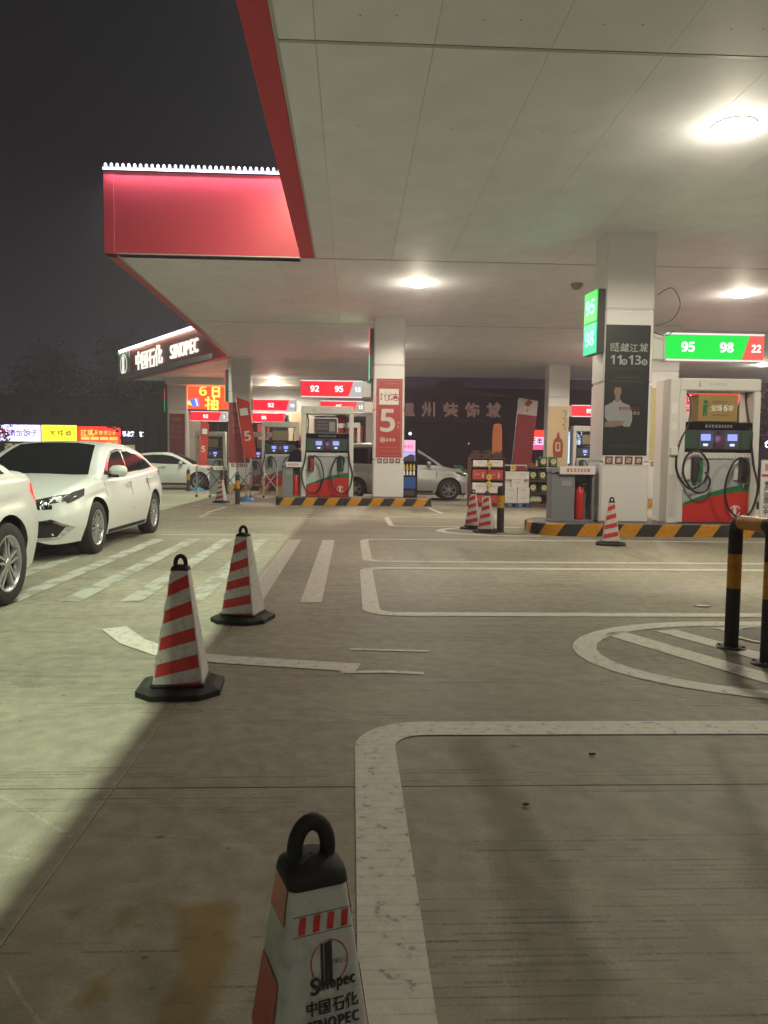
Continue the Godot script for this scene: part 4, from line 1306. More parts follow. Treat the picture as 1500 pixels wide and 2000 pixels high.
# ---------------------------------------------------------------- shop building behind
func build_store() -> void:
	var o := thing("shop_building", "white station shop building across the back under the canopy", "building", Vector3(0, 0, -38.2))
	boxed("wall", Vector3(-3.9, 4.2, -0.1), Vector3(10.4, 1.6, 0.2), M.white_panel, o)
	boxed("ceiling_bulkhead", Vector3(-3.7, 4.84, 0.9), Vector3(10.2, 0.3, 1.6), M.cream_wall, o)
	boxed("wall", Vector3(1.1, 1.7, -0.1), Vector3(0.8, 3.4, 0.2), M.white_panel, o)
	boxed("wall", Vector3(-2.5, 1.7, -0.1), Vector3(1.3, 3.4, 0.2), M.cream_wall, o)
	boxed("wall", Vector3(-5.4, 1.7, -0.1), Vector3(0.5, 3.4, 0.2), M.cream_wall, o)
	boxed("wall", Vector3(-7.7, 1.7, -0.1), Vector3(0.9, 3.4, 0.2), M.cream_wall, o)
	boxed("roof", Vector3(-3.9, 5.2, -3.0), Vector3(10.6, 0.3, 6.2), M.dark_gap, o)
	boxed("back_wall", Vector3(-3.9, 2.5, -6.0), Vector3(10.4, 5.0, 0.2), M.white_panel, o)
	boxed("side_wall", Vector3(-9.0, 2.5, -3.0), Vector3(0.2, 5.0, 6.0), M.white_panel, o)
	boxed("side_wall", Vector3(1.4, 2.5, -3.0), Vector3(0.2, 5.0, 6.0), M.white_panel, o)
	for q in [[-6.4, 1.5], [-4.15, 1.9], [-0.55, 2.4]]:
		var wdw := boxed("window", Vector3(q[0], 1.7, -0.08), Vector3(q[1], 3.3, 0.06), M.dark_grey, o)
		for k in 3: boxed("pane", Vector3(q[1] * (k - 1) / 3.0, 0, 0.035), Vector3(q[1] / 3.0 - 0.06, 3.1, 0.012), M.car_glass, wdw)
	for q in [[-4.4, 0.6], [-0.3, 0.7], [0.3, 0.5]]:
		var rp := poster_base("window_poster", ["red poster in the shop window behind the pale pump", "red poster in the shop window behind pump 18", "narrow red poster in the shop window left of the van"][0 if q[0] < -4 else (1 if q[0] < 0 else 2)], Vector3(q[0], 2.0, -38.16), q[1], 1.9, M.poster_red)
		boxed("pale_field", Vector3(0, 0.2, 0.008), Vector3(q[1] * 0.7, 0.4, 0.004), M.print_grey, rp)
	# LED wall screen
	var s := thing("led_screen", "big lit red video screen with yellow characters on the shop wall", "screen", Vector3(-6.95, 4.26, -37.55))
	boxed("frame", Vector3(0, 0, -0.06), Vector3(3.1, 1.5, 0.1), M.dark_grey, s, 0.01)
	boxed("picture", Vector3(0, 0, 0.0), Vector3(3.0, 1.34, 0.02), M.led_red, s)
	words("6", 0.44, M.led_yellow, s, Vector3(-0.3, 0.22, 0.014), 0.004, 1.25)
	hanzi("日", 0.5, M.led_yellow, s, Vector3(0.32, 0.22, 0.014), 0.22, 1.1)
	hanzi("抽", 0.56, M.led_yellow, s, Vector3(0.12, -0.37, 0.014), 0.17, 1.1)
	plate("gift_print", P("-0.95,-0.2 -0.55,-0.12 -0.45,-0.5 -0.8,-0.56"), 0.013, M.led_blue, s, 0.002)
	plate("gift_print", P("-0.7,-0.16 -0.62,-0.14 -0.52,-0.5 -0.6,-0.52"), 0.015, M.pink_glow, s, 0.002)
	plate("gift_print", P("-1.08,-0.3 -0.95,-0.25 -0.82,-0.5 -1.0,-0.46"), 0.014, M.led_yellow, s, 0.002)
	var con := new_st()
	for i in 60:
		var x := rng.randf_range(-1.45, 1.45)
		var y := 0.64 - absf(rng.randfn(0.0, 0.07))
		box(con, Vector3(x, y, 0.012), Vector3(0.05, 0.025, 0.004))
	put("confetti_print", con, M.led_yellow, s)
	area_light("screen_light", Vector3(0, 0, 0.05), Vector2(2.9, 1.3), Vector3(0, 0, 1), [1.0, 0.2, 0.06], 3.0, s)

# ---------------------------------------------------------------- cars. Local axes: +z ahead, x to the side, wheels on y = 0
func graph(pts: PackedVector2Array, z: float) -> float:      # smooth line through (z, value) points
	var n := pts.size()
	if z <= pts[0].x: return pts[0].y
	for i in n - 1:
		if z <= pts[i + 1].x:
			var t := (z - pts[i].x) / (pts[i + 1].x - pts[i].x)
			var h := pts[i + 1].x - pts[i].x
			var m0 := 0.0 if i == 0 else (pts[i + 1].y - pts[i - 1].y) / (pts[i + 1].x - pts[i - 1].x) * h
			var m1 := 0.0 if i == n - 2 else (pts[i + 2].y - pts[i].y) / (pts[i + 2].x - pts[i].x) * h
			var lo := minf(pts[i].y, pts[i + 1].y) - 0.02
			var hi := maxf(pts[i].y, pts[i + 1].y) + 0.02
			return clampf((2 * t * t * t - 3 * t * t + 1) * pts[i].y + (t * t * t - 2 * t * t + t) * m0 + (3 * t * t - 2 * t * t * t) * pts[i + 1].y + (t * t * t - t * t) * m1, lo, hi)
	return pts[n - 1].y

func loft(rings: Array[PackedVector3Array], tris: PackedVector3Array) -> SurfaceTool:
	var st := new_st()
	st.set_smooth_group(1)
	for i in rings.size() - 1:
		for k in rings[i].size() - 1:
			var a := rings[i][k]
			var b := rings[i][k + 1]
			var c := rings[i + 1][k + 1]
			var d := rings[i + 1][k]
			var mid := (a + b + c + d) / 4.0
			var out := Vector3(mid.x * 1.6, mid.y - 0.45, mid.z * 0.25)
			var n := (c - a).cross(b - d)
			if n.length() < 1e-9: continue
			# rings run from the left sill over the top to the right sill, z rising: keep one turning sense
			for t in [[a, b, c], [a, c, d]]:
				st.add_vertex(t[0]); st.add_vertex(t[1]); st.add_vertex(t[2])
				tris.append_array(PackedVector3Array([t[0], t[1], t[2]]))
	st.set_smooth_group(-1)
	return st

# lays a flat outline onto the body: cast along «axis» from outside, lifted by «lift»
func patch(tris: PackedVector3Array, pts: PackedVector2Array, side: String, lift: float, cell := 0.09) -> SurfaceTool:
	var st := new_st()
	st.set_smooth_group(1)
	var r := Rect2(pts[0], Vector2.ZERO)
	for p in pts: r = r.expand(p)
	var near: Array[PackedVector3Array] = []
	var to3 := func(p: Vector2) -> Array:
		match side:
			"left": return [Vector3(3, p.y, p.x), Vector3(-1, 0, 0)]
			"right": return [Vector3(-3, p.y, p.x), Vector3(1, 0, 0)]
			"front": return [Vector3(p.x, p.y, 4), Vector3(0, 0, -1)]
			"back": return [Vector3(p.x, p.y, -4), Vector3(0, 0, 1)]
			_: return [Vector3(p.x, 4, p.y), Vector3(0, -1, 0)]
	for i in range(0, tris.size(), 3):
		var q := Rect2()
		for k in 3:
			var v := tris[i + k]
			var f := Vector2(v.z, v.y) if side == "left" or side == "right" else (Vector2(v.x, v.y) if side == "front" or side == "back" else Vector2(v.x, v.z))
			q = Rect2(f, Vector2.ZERO) if k == 0 else q.expand(f)
		if q.grow(0.01).intersects(r): near.append(PackedVector3Array([tris[i], tris[i + 1], tris[i + 2]]))
	var memo := {}
	var hit := func(p: Vector2) -> Vector3:
		var key := p.snapped(Vector2(0.0005, 0.0005))
		if memo.has(key): return memo[key]
		var rr: Array = to3.call(p)
		var best := Vector3.INF
		for t in near:
			var h = Geometry3D.ray_intersects_triangle(rr[0], rr[1], t[0], t[1], t[2])
			if h != null and (best == Vector3.INF or (h - rr[0]).length() < (best - rr[0]).length()): best = h
		memo[key] = best
		return best
	var nx := int(ceil(r.size.x / cell))
	var ny := int(ceil(r.size.y / cell))
	for i in nx:
		for j in ny:
			var c0 := r.position + Vector2(i, j) * cell
			for piece in Geometry2D.intersect_polygons(pts, rect(c0.x, c0.y, c0.x + cell, c0.y + cell)):
				var idx := Geometry2D.triangulate_polygon(piece)
				for k in range(0, idx.size(), 3):
					var dirn: Vector3 = -(to3.call(piece[0])[1] as Vector3)
					var a: Vector3 = hit.call(piece[idx[k]])
					var b: Vector3 = hit.call(piece[idx[k + 1]])
					var c: Vector3 = hit.call(piece[idx[k + 2]])
					if a == Vector3.INF or b == Vector3.INF or c == Vector3.INF: continue
					var up := dirn * lift
					tri(st, a + up, b + up, c + up, dirn)
	return st

func wheel(r: float, w: float, spokes: int, mirror: float) -> Node3D:
	var o := Node3D.new()
	var t := new_st()
	var x := Transform3D(Basis(Vector3(0, 0, 1), Vector3(1, 0, 0), Vector3(0, 1, 0)), Vector3.ZERO)
	lathe(t, P("%f,%f %f,%f %f,%f %f,%f %f,%f %f,%f" % [r * 0.66, -w / 2, r * 0.94, -w / 2, r, -w * 0.36, r, w * 0.36, r * 0.94, w / 2, r * 0.66, w / 2 - 0.012]), 28, x)
	put("tyre", t, M.tyre, o)
	var s := mirror
	var d := new_st()
	lathe(d, P("0.0,%f %f,%f" % [s * w * 0.12, r * 0.66, s * w * 0.12]), 24, x)
	put("brake", d, M.under, o)
	var g := new_st()
	lathe(g, P("%f,%f %f,%f %f,%f" % [r * 0.6, s * w * 0.2, r * 0.64, s * w * 0.47, r * 0.69, s * (w / 2 - 0.008)]), 28, x)
	lathe(g, P("0.0,%f %f,%f %f,%f" % [s * w * 0.44, r * 0.13, s * w * 0.43, r * 0.16, s * w * 0.3]), 14, x)
	for i in spokes:
		var a := TAU * i / spokes
		var u := Vector3(0, cos(a), sin(a))
		var v := Vector3(0, -sin(a), cos(a))
		for k in [-1.0, 1.0]:
			var p0: Vector3 = u * r * 0.1 + v * k * r * 0.045
			var p1: Vector3 = u * r * 0.645 + v * k * r * 0.1
			var e := v * r * 0.028
			var xo := Vector3(s * w * 0.43, 0, 0)
			var xi := Vector3(s * w * 0.4, 0, 0)
			quad(g, p0 - e + xo, p0 + e + xo, p1 + e + xi, p1 - e + xi, Vector3(s, 0, 0))
			quad(g, p0 - e + xo, p1 - e + xi, p1 - e * 1.4 + xi - xo * 0.5, p0 - e * 1.4 + xo * 0.5, -v)
			quad(g, p0 + e + xo, p1 + e + xi, p1 + e * 1.4 + xi - xo * 0.5, p0 + e * 1.4 + xo * 0.5, v)
	put("rim", g, M.rim, o)
	return o

func car(label: String, at: Vector3, turn: float, s: Dictionary) -> Node3D:
	var o := thing("parked_car", label, "car", at, turn)
	var paintm: Material = s.paint
	var top: PackedVector2Array = s.top
	var bot: PackedVector2Array = s.bot
	var wid: PackedVector2Array = s.wid
	var z0 := top[0].x
	var z1 := top[top.size() - 1].x
	var wr: float = s.wheel
	var arch := wr + 0.06
	var body_tris := PackedVector3Array()
	var rings: Array[PackedVector3Array] = []
	var zs: Array[float] = []
	var z := z0
	while z < z1:
		zs.append(z)
		z += 0.02 if (z - z0 < 0.2 or z1 - z < 0.24) else 0.04
	zs.append(z1)
	for zz in zs:
		var yt := graph(top, zz)
		var yb := graph(bot, zz)
		var W := graph(wid, zz)
		var ys := yb
		for az in s.axles:
			var dz: float = zz - az
			if absf(dz) < arch: ys = maxf(ys, wr + sqrt(arch * arch - dz * dz))
		ys = minf(ys, yt - 0.1)
		var half := PackedVector3Array()
		var rr := minf(0.1, (yt - yb) * 0.35)
		for i in 9:
			var y := lerpf(ys, yt - rr, i / 8.0)
			var f := clampf((y - yb) / maxf(yt - yb, 0.01), 0, 1)
			var x := W * (0.93 + 0.07 * sin(PI * clampf(f * 1.12, 0, 1))) - 0.018 * smoothstep(0.62, 0.72, f) + 0.012 * smoothstep(0.72, 0.8, f)
			half.append(Vector3(x, y, zz))
		var xe := half[8].x
		var rx := minf(0.13, xe * 0.4)
		for i in range(1, 5):
			var a := i / 4.0 * PI / 2
			half.append(Vector3(xe - rx + rx * cos(a), yt - rr + rr * sin(a), zz))
		for i in range(1, 5): half.append(Vector3((xe - rx) * (1.0 - i / 4.0), yt + s.crown * (1.0 - pow(1.0 - i / 4.0, 2)), zz))
		var ring := PackedVector3Array()
		for p in half: ring.append(Vector3(-p.x, p.y, p.z))
		for i in range(half.size() - 2, -1, -1): ring.append(half[i])
		rings.append(ring)
	var st := loft(rings, body_tris)
	for e in [0, rings.size() - 1]:
		var rg := rings[e]
		var c := Vector3(0, (rg[0].y + rg[8].y) / 2, rg[0].z)
		for k in rg.size() - 1: tri(st, c, rg[k], rg[k + 1], Vector3(0, 0, -1 if e == 0 else 1))
		tri(st, c, rg[0], rg[rg.size() - 1], Vector3(0, 0, -1 if e == 0 else 1))
		for k in rg.size() - 1: body_tris.append_array(PackedVector3Array([c, rg[k], rg[k + 1]]))
	put("body", st, paintm, o)
	boxed("underbody", Vector3(0, 0.42, (z0 + z1) / 2), Vector3(1.36, 0.5, z1 - z0 - 0.5), M.under, o, 0.05)
	# cabin
	var roof: PackedVector2Array = s.roof
	var cab_tris := PackedVector3Array()
	var rc: Array[PackedVector3Array] = []
	var n := 56
	for i in n + 1:
		var zz := lerpf(roof[0].x, roof[roof.size() - 1].x, i / float(n))
		var yr := graph(roof, zz)
		var yb := graph(top, zz) - 0.07
		var wb: float = graph(wid, zz) - s.inset
		var h := maxf(yr - yb, 0.02)
		var lean: float = s.lean
		var rr := minf(0.09, h * 0.6)
		var half := PackedVector3Array()
		for k in 7:
			var y := lerpf(yb, yr - rr, k / 6.0)
			half.append(Vector3(wb - lean * (y - yb) * (0.7 + 0.5 * (y - yb)), y, zz))
		var xe := half[6].x
		for k in range(1, 5):
			var a := k / 4.0 * PI / 2
			half.append(Vector3(xe - 0.13 + 0.13 * cos(a), yr - rr + rr * sin(a), zz))
		for k in range(1, 5): half.append(Vector3((xe - 0.13) * (1.0 - k / 4.0), yr + 0.025 * (1.0 - pow(1.0 - k / 4.0, 2)), zz))
		var ring := PackedVector3Array()
		for p in half: ring.append(Vector3(-p.x, p.y, p.z))
		for k in range(half.size() - 2, -1, -1): ring.append(half[k])
		rc.append(ring)
	put("cabin", loft(rc, cab_tris), paintm, o)
	put("windscreen", patch(cab_tris, s.windscreen, "top", 0.006), M.car_glass, o)
	put("rear_window", patch(cab_tris, s.rear_window, "top", 0.006), M.car_glass, o)
	for side in ["left", "right"]:
		put("window_surround", patch(cab_tris, s.surround, side, 0.004), M.gloss_black, o)
		for w in s.windows: put("side_window", patch(cab_tris, w, side, 0.009), s.glass if s.has("glass") else M.car_glass, o)
		for w in s.seams: put("door_seam", patch(body_tris, w, side, 0.002, 0.2), M.under, o)
		for w in s.handles:
			var hd := boxed("door_handle", Vector3((0.875 if side == "left" else -0.875) * s.wscale, w.y, w.x), Vector3(0.035, 0.03, 0.2), paintm if s.bright == 0 else M.chrome, o, 0.012)
			hd.rotation.y = 0.0
		put("sill_trim", patch(body_tris, s.sill, side, 0.003, 0.2), M.under, o)
		var lm := 1.0 if side == "left" else -1.0
		if s.has("tail"): put("tail_light", patch(body_tris, s.tail, side, 0.006, 0.06), s.tailm, o)
		if s.has("lamp_side"): put("headlight", patch(body_tris, s.lamp_side, side, 0.006, 0.05), M.lamp_glass, o)
		# mirror
		var mm := new_st()
		mm.set_smooth_group(1)
		lathe(mm, P("0.0,-0.13 0.05,-0.125 0.085,-0.08 0.095,0.0 0.085,0.07 0.05,0.1 0.0,0.11"), 12, Transform3D(Basis(Vector3(0, 0, 0.7), Vector3(1, 0, 0), Vector3(0, 0.85, 0)), Vector3.ZERO))
		var mo := put("wing_mirror", mm, paintm, o, Vector3(lm * s.mirror.x, s.mirror.y, s.mirror.z))
		boxed("mirror_base", Vector3(-lm * 0.07, -0.06, 0.02), Vector3(0.16, 0.05, 0.07), M.gloss_black, mo, 0.015)
		# wheels
		for az in s.axles:
			var w := wheel(wr, 0.21, s.spokes, lm)
			w.name = "wheel"
			o.add_child(w, true)
			w.position = Vector3(lm * s.track, wr, az)
	for f in s.front:      # [name, outline, material, lift]
		put(f[0], patch(body_tris, f[1], "front", f[3], 0.07), f[2], o)
	for f in s.back:
		put(f[0], patch(body_tris, f[1], "back", f[3], 0.07), f[2], o)
	return o

func mirrored(p: PackedVector2Array) -> PackedVector2Array:
	var out := PackedVector2Array()
	for q in p: out.append(Vector2(-q.x, q.y))
	return out

func sedan_spec() -> Dictionary:
	var s := {"paint": M.car_white, "wheel": 0.325, "axles": [1.36, -1.34], "track": 0.765, "spokes": 7, "crown": 0.03, "inset": 0.075, "lean": 0.42, "wscale": 1.0, "bright": 0}
	s.top = P("-2.3,0.66 -2.27,0.88 -2.2,1.0 -2.05,1.06 -1.7,1.075 -1.2,1.05 -0.6,1.01 0.2,0.975 0.95,0.965 1.3,0.945 1.7,0.88 2.0,0.8 2.18,0.72 2.28,0.62 2.33,0.5")
	s.bot = P("-2.3,0.42 -2.2,0.3 -1.9,0.24 -1.0,0.2 1.0,0.2 1.9,0.2 2.2,0.2 2.33,0.26")
	s.wid = P("-2.3,0.6 -2.22,0.72 -2.0,0.83 -1.5,0.885 0.0,0.89 1.4,0.885 1.8,0.85 2.05,0.76 2.2,0.64 2.28,0.5 2.33,0.34")
	s.roof = P("-1.78,1.04 -1.55,1.13 -1.15,1.285 -0.8,1.37 -0.35,1.405 0.0,1.4 0.3,1.365 0.6,1.255 0.9,1.1 1.18,0.95")
	s.windscreen = P("-0.66,1.1 -0.3,1.15 0.3,1.15 0.66,1.1 0.58,0.7 0.5,0.33 0.25,0.28 -0.25,0.28 -0.5,0.33 -0.58,0.7")
	s.rear_window = P("-0.58,-1.68 0.58,-1.68 0.46,-0.95 -0.46,-0.95")
	s.surround = P("0.92,0.975 0.6,1.16 0.3,1.285 0.0,1.325 -0.4,1.325 -0.85,1.28 -1.2,1.175 -1.45,1.06 -0.9,1.02 0.0,0.985")
	s.windows = [P("0.72,1.0 0.5,1.16 0.25,1.26 0.0,1.29 -0.14,1.29 -0.1,1.005"), P("-0.18,1.01 -0.22,1.29 -0.45,1.29 -0.8,1.25 -0.95,1.2 -0.95,1.035"), P("-1.0,1.04 -1.0,1.19 -1.2,1.125 -1.34,1.06")]
	s.seams = [P("0.985,0.3 0.995,0.3 0.995,0.9 0.985,0.9"), P("-0.14,0.28 -0.125,0.28 -0.125,0.98 -0.14,0.98"), P("-1.02,0.7 -1.0,0.7 -1.0,1.0 -1.02,1.0")]
	s.handles = [Vector2(0.02, 0.86), Vector2(-1.0, 0.89)]
	s.sill = P("0.9,0.205 0.9,0.26 -0.88,0.26 -0.88,0.205")
	s.mirror = Vector3(0.93, 1.02, 0.7)
	s.tail = P("-2.2,0.84 -1.9,0.93 -1.88,1.0 -2.15,0.98")
	s.tailm = mat("tail_dull", [0.3, 0.02, 0.02], 0.2)
	s.lamp_side = P("1.72,0.74 2.02,0.66 2.08,0.72 1.9,0.79 1.66,0.83")
	s.front = [
		["headlight", P("0.34,0.62 0.7,0.68 0.82,0.78 0.66,0.76 0.36,0.69"), M.lamp_glass, 0.008], ["headlight", mirrored(P("0.34,0.62 0.7,0.68 0.82,0.78 0.66,0.76 0.36,0.69")), M.lamp_glass, 0.008],
		["headlight_bulb", disc(0.04, 12, Vector2(0.55, 0.685)), M.chrome, 0.012], ["headlight_bulb", disc(0.04, 12, Vector2(-0.55, 0.685)), M.chrome, 0.012],
		["grille", P("-0.62,0.6 0.62,0.6 0.62,0.645 0.34,0.69 -0.34,0.69 -0.62,0.645"), M.gloss_black, 0.006],
		["grille_bar", P("-0.6,0.66 0.0,0.672 0.6,0.66 0.6,0.675 0.0,0.69 -0.6,0.675"), M.chrome, 0.012],
		["lower_grille", P("-0.66,0.28 0.66,0.28 0.74,0.4 0.6,0.47 -0.6,0.47 -0.74,0.4"), M.gloss_black, 0.006],
		["bumper_trim", P("0.5,0.465 0.62,0.49 0.8,0.385 0.68,0.26 0.5,0.255 0.5,0.275 0.67,0.285 0.75,0.385 0.61,0.465"), M.chrome, 0.012], ["bumper_trim", mirrored(P("0.5,0.465 0.62,0.49 0.8,0.385 0.68,0.26 0.5,0.255 0.5,0.275 0.67,0.285 0.75,0.385 0.61,0.465")), M.chrome, 0.012],
		["bumper_trim", P("-0.5,0.255 0.5,0.255 0.5,0.275 -0.5,0.275"), M.chrome, 0.012], ["number_plate", P("-0.22,0.46 0.22,0.46 0.22,0.58 -0.22,0.58"), M.blue_plastic, 0.02]]
	s.back = [["tail_light", P("0.42,0.84 0.66,0.85 0.66,0.96 0.42,0.94"), s.tailm, 0.008], ["tail_light", P("-0.42,0.84 -0.66,0.85 -0.66,0.96 -0.42,0.94"), s.tailm, 0.008]]
	return s

func build_cars() -> void:
	var s := sedan_spec()
	car("white sedan facing the camera with dark windscreen and chrome lower grille trim", Vector3(-4.02, 0, -10.95), 0.0, s)
	var v := sedan_spec()
	v.tailm = M.tail_red
	v.spokes = 5
	v.wheel = 0.335
	v.track = 0.77
	v.tail = P("-2.25,0.76 -2.1,0.78 -1.93,0.9 -1.98,0.97 -2.18,0.95")
	car("white car cut off by the left picture edge with a lit red tail lamp", Vector3(-3.62, 0, -4.86), 0.0, v)
	var w := sedan_spec()
	w.bright = 1
	w.spokes = 6
	car("white sedan seen from the side driving right towards the far left column", Vector3(-7.2, 0, -30.15), 90.0, w)
	var d := sedan_spec()
	d.paint = mat("car_dark", [0.03, 0.035, 0.05], 0.25)
	car("dark car roof just visible behind the white sedans", Vector3(-12.6, 0, -36.5), 90.0, d)
	var m := {"paint": M.car_silver, "wheel": 0.33, "axles": [1.5, -1.4], "track": 0.77, "spokes": 6, "crown": 0.03, "inset": 0.05, "lean": 0.2, "wscale": 1.02, "bright": 0}
	m.top = P("-2.25,0.75 -2.22,0.95 -2.1,1.05 -1.5,1.06 0.0,1.04 0.9,1.04 1.3,1.02 1.7,0.95 2.0,0.86 2.2,0.74 2.32,0.55")
	m.bot = P("-2.25,0.35 -2.0,0.25 1.9,0.22 2.32,0.28")
	m.wid = P("-2.25,0.74 -2.1,0.84 -1.5,0.9 0.0,0.905 1.4,0.895 1.85,0.84 2.1,0.72 2.25,0.52 2.32,0.36")
	m.roof = P("-2.2,1.05 -2.1,1.4 -1.9,1.65 -1.4,1.72 -0.6,1.74 0.0,1.72 0.4,1.63 0.8,1.4 1.15,1.17 1.4,1.02")
	m.windscreen = P("-0.68,1.3 0.68,1.3 0.6,0.5 -0.6,0.5")
	m.rear_window = P("-0.6,-2.14 0.6,-2.14 0.55,-1.98 -0.55,-1.98")
	m.surround = P("1.15,1.075 0.75,1.36 0.4,1.54 0.0,1.61 -1.0,1.62 -1.7,1.58 -1.95,1.12")
	m.windows = [P("0.95,1.1 0.68,1.32 0.35,1.5 0.05,1.56 0.05,1.1"), P("-0.02,1.1 -0.02,1.57 -0.9,1.57 -0.95,1.1"), P("-1.02,1.1 -1.0,1.57 -1.6,1.53 -1.8,1.14")]
	m.seams = [P("1.1,0.3 1.115,0.3 1.115,1.02 1.1,1.02"), P("0.0,0.28 0.015,0.28 0.015,1.02 0.0,1.02"), P("-0.98,0.45 -0.965,0.45 -0.965,1.02 -0.98,1.02")]
	m.handles = [Vector2(0.15, 0.93), Vector2(-0.82, 0.93)]
	m.sill = P("1.0,0.235 1.0,0.3 -0.9,0.3 -0.9,0.235")
	m.mirror = Vector3(0.98, 1.12, 0.85)
	m.lamp_side = P("1.75,0.8 2.02,0.74 2.06,0.8 1.9,0.87 1.68,0.9")
	m.front = [["headlight", P("0.4,0.66 0.66,0.7 0.74,0.82 0.5,0.78"), M.lamp_glass, 0.008], ["grille", P("-0.4,0.4 0.4,0.4 0.4,0.55 -0.4,0.55"), M.gloss_black, 0.008]]
	m.back = [["tail_light", P("0.5,0.9 0.7,0.9 0.66,1.3 0.55,1.3"), s.tailm, 0.008]]
	car("silver people carrier passing behind the middle column, nose to the right", Vector3(1.5, 0, -24.0), 90.0, m)

# ---------------------------------------------------------------- cones, posts, flags, barrier, attendant
func cone_face(o: Node3D, st: SurfaceTool, side: int, v0l: float, v0r: float, v1l: float, v1r: float, lift := 0.0015, u0 := 0.0, u1 := 1.0) -> void:
	var y0 := 0.055
	var hh := 0.575
	var xf := Basis(Vector3.UP, side * PI / 2)
	var f := func(u: float, v: float) -> Vector3:
		var w := lerpf(0.128, 0.043, v)
		return xf * Vector3(lerpf(-w, w, u) * 0.92, y0 + hh * v, w + lift)
	quad(st, f.call(u0, clampf(v0l, 0, 1)), f.call(u1, clampf(v0r, 0, 1)), f.call(u1, clampf(v1r, 0, 1)), f.call(u0, clampf(v1l, 0, 1)), xf * Vector3(0, 0.14, 1))

func cone(label: String, at: Vector3, turn: float) -> Node3D:
	var o := thing("traffic_cone", label, "traffic cone", at, turn, "striped traffic cones")
	cone_core(o)
	var red := new_st()
	for side in [0, 2, 3]:
		for i in 5:
			var v := -0.16 + i * 0.232
			cone_face(o, red, side, v, v + 0.085, v + 0.112, v + 0.197)
	put("red_stripe", red, M.cone_red, o)
	# the plain face with its column of marks
	var marks := new_st()
	for k in 6: cone_face(o, marks, 1, 0.24 + k * 0.11, 0.24 + k * 0.11, 0.31 + k * 0.11, 0.31 + k * 0.11, 0.0035, 0.32, 0.46)
	for k in 6: cone_face(o, marks, 1, 0.26 + k * 0.11, 0.27 + k * 0.11, 0.29 + k * 0.11, 0.3 + k * 0.11, 0.0035, 0.28, 0.74)
	cone_face(o, marks, 1, 0.06, 0.06, 0.17, 0.17, 0.0035, 0.2, 0.8)
	return o

func cone_core(o: Node3D, soft := 0.1) -> void:
	var b := new_st()
	var oct := P("-0.21,-0.12 -0.12,-0.21 0.12,-0.21 0.21,-0.12 0.21,0.12 0.12,0.21 -0.12,0.21 -0.21,0.12")
	prism(b, oct, -0.028, 0.0, Transform3D(Basis(Vector3.RIGHT, Vector3.BACK, Vector3.DOWN), Vector3.ZERO))
	for i in 8:
		var a := oct[i]
		var c := oct[(i + 1) % 8]
		quad(b, Vector3(a.x, 0.028, a.y), Vector3(c.x, 0.028, c.y), Vector3(c.x, 0.044, c.y) * Vector3(0.82, 1, 0.82), Vector3(a.x, 0.044, a.y) * Vector3(0.82, 1, 0.82), Vector3(a.x + c.x, 0.3, a.y + c.y))
		tri(b, Vector3(0, 0.044, 0), Vector3(a.x * 0.82, 0.044, a.y * 0.82), Vector3(c.x * 0.82, 0.044, c.y * 0.82), Vector3.UP)
	put("base", b, M.rubber, o)
	boxed("collar", Vector3(0, 0.052, 0), Vector3(0.27, 0.03, 0.27), M.rubber, o, 0.012)
	# body: square with rounded corners, tapering
	var s := new_st()
	s.set_smooth_group(1)
	var ring := func(w: float, y: float, rd := -1.0) -> PackedVector3Array:
		var p := PackedVector3Array()
		if rd < 0.0: rd = soft
		for c in 4:
			for i in 6:
				var a := (c + i / 5.0) * PI / 2
				var q := Vector2([1, -1, -1, 1][c], [1, 1, -1, -1][c]) * w * (1.0 - rd) + Vector2(cos(a), sin(a)) * w * rd
				p.append(Vector3(q.x, y, q.y))
		return p
	var r0: PackedVector3Array = ring.call(0.128, 0.055)
	var r1: PackedVector3Array = ring.call(0.043, 0.63)
	for k in 24: quad(s, r0[k], r0[(k + 1) % 24], r1[(k + 1) % 24], r1[k], r0[k])
	put("body", s, M.sleeve_pale if soft > 0.2 else M.cone_white, o)
	var cap := new_st()
	cap.set_smooth_group(1)
	var sf := maxf(soft, 0.55)
	var cr := [ring.call(0.0455, 0.627, soft), ring.call(0.046, 0.637, sf), ring.call(0.044, 0.642, sf), ring.call(0.04, 0.646, 0.8), ring.call(0.035, 0.65, 0.9), ring.call(0.028, 0.653, 0.95), ring.call(0.002, 0.654, 1.0)]
	for j in 6:
		for k in 24: quad(cap, cr[j][k], cr[j][(k + 1) % 24], cr[j + 1][(k + 1) % 24], cr[j + 1][k], cr[j][k] * Vector3(1, 0, 1) + Vector3(0, 0.012 * j, 0))
	put("cap", cap, M.rubber, o)
	var h := new_st()
	var pts := PackedVector3Array()
	for i in 15:
		var a := -0.25 + i * (PI + 0.5) / 14.0
		pts.append(Vector3(cos(a) * 0.0255, 0.661 + sin(a) * 0.037, 0))
	tube(h, pts, 0.0118, 10)
	put("handle", h, M.rubber, o)

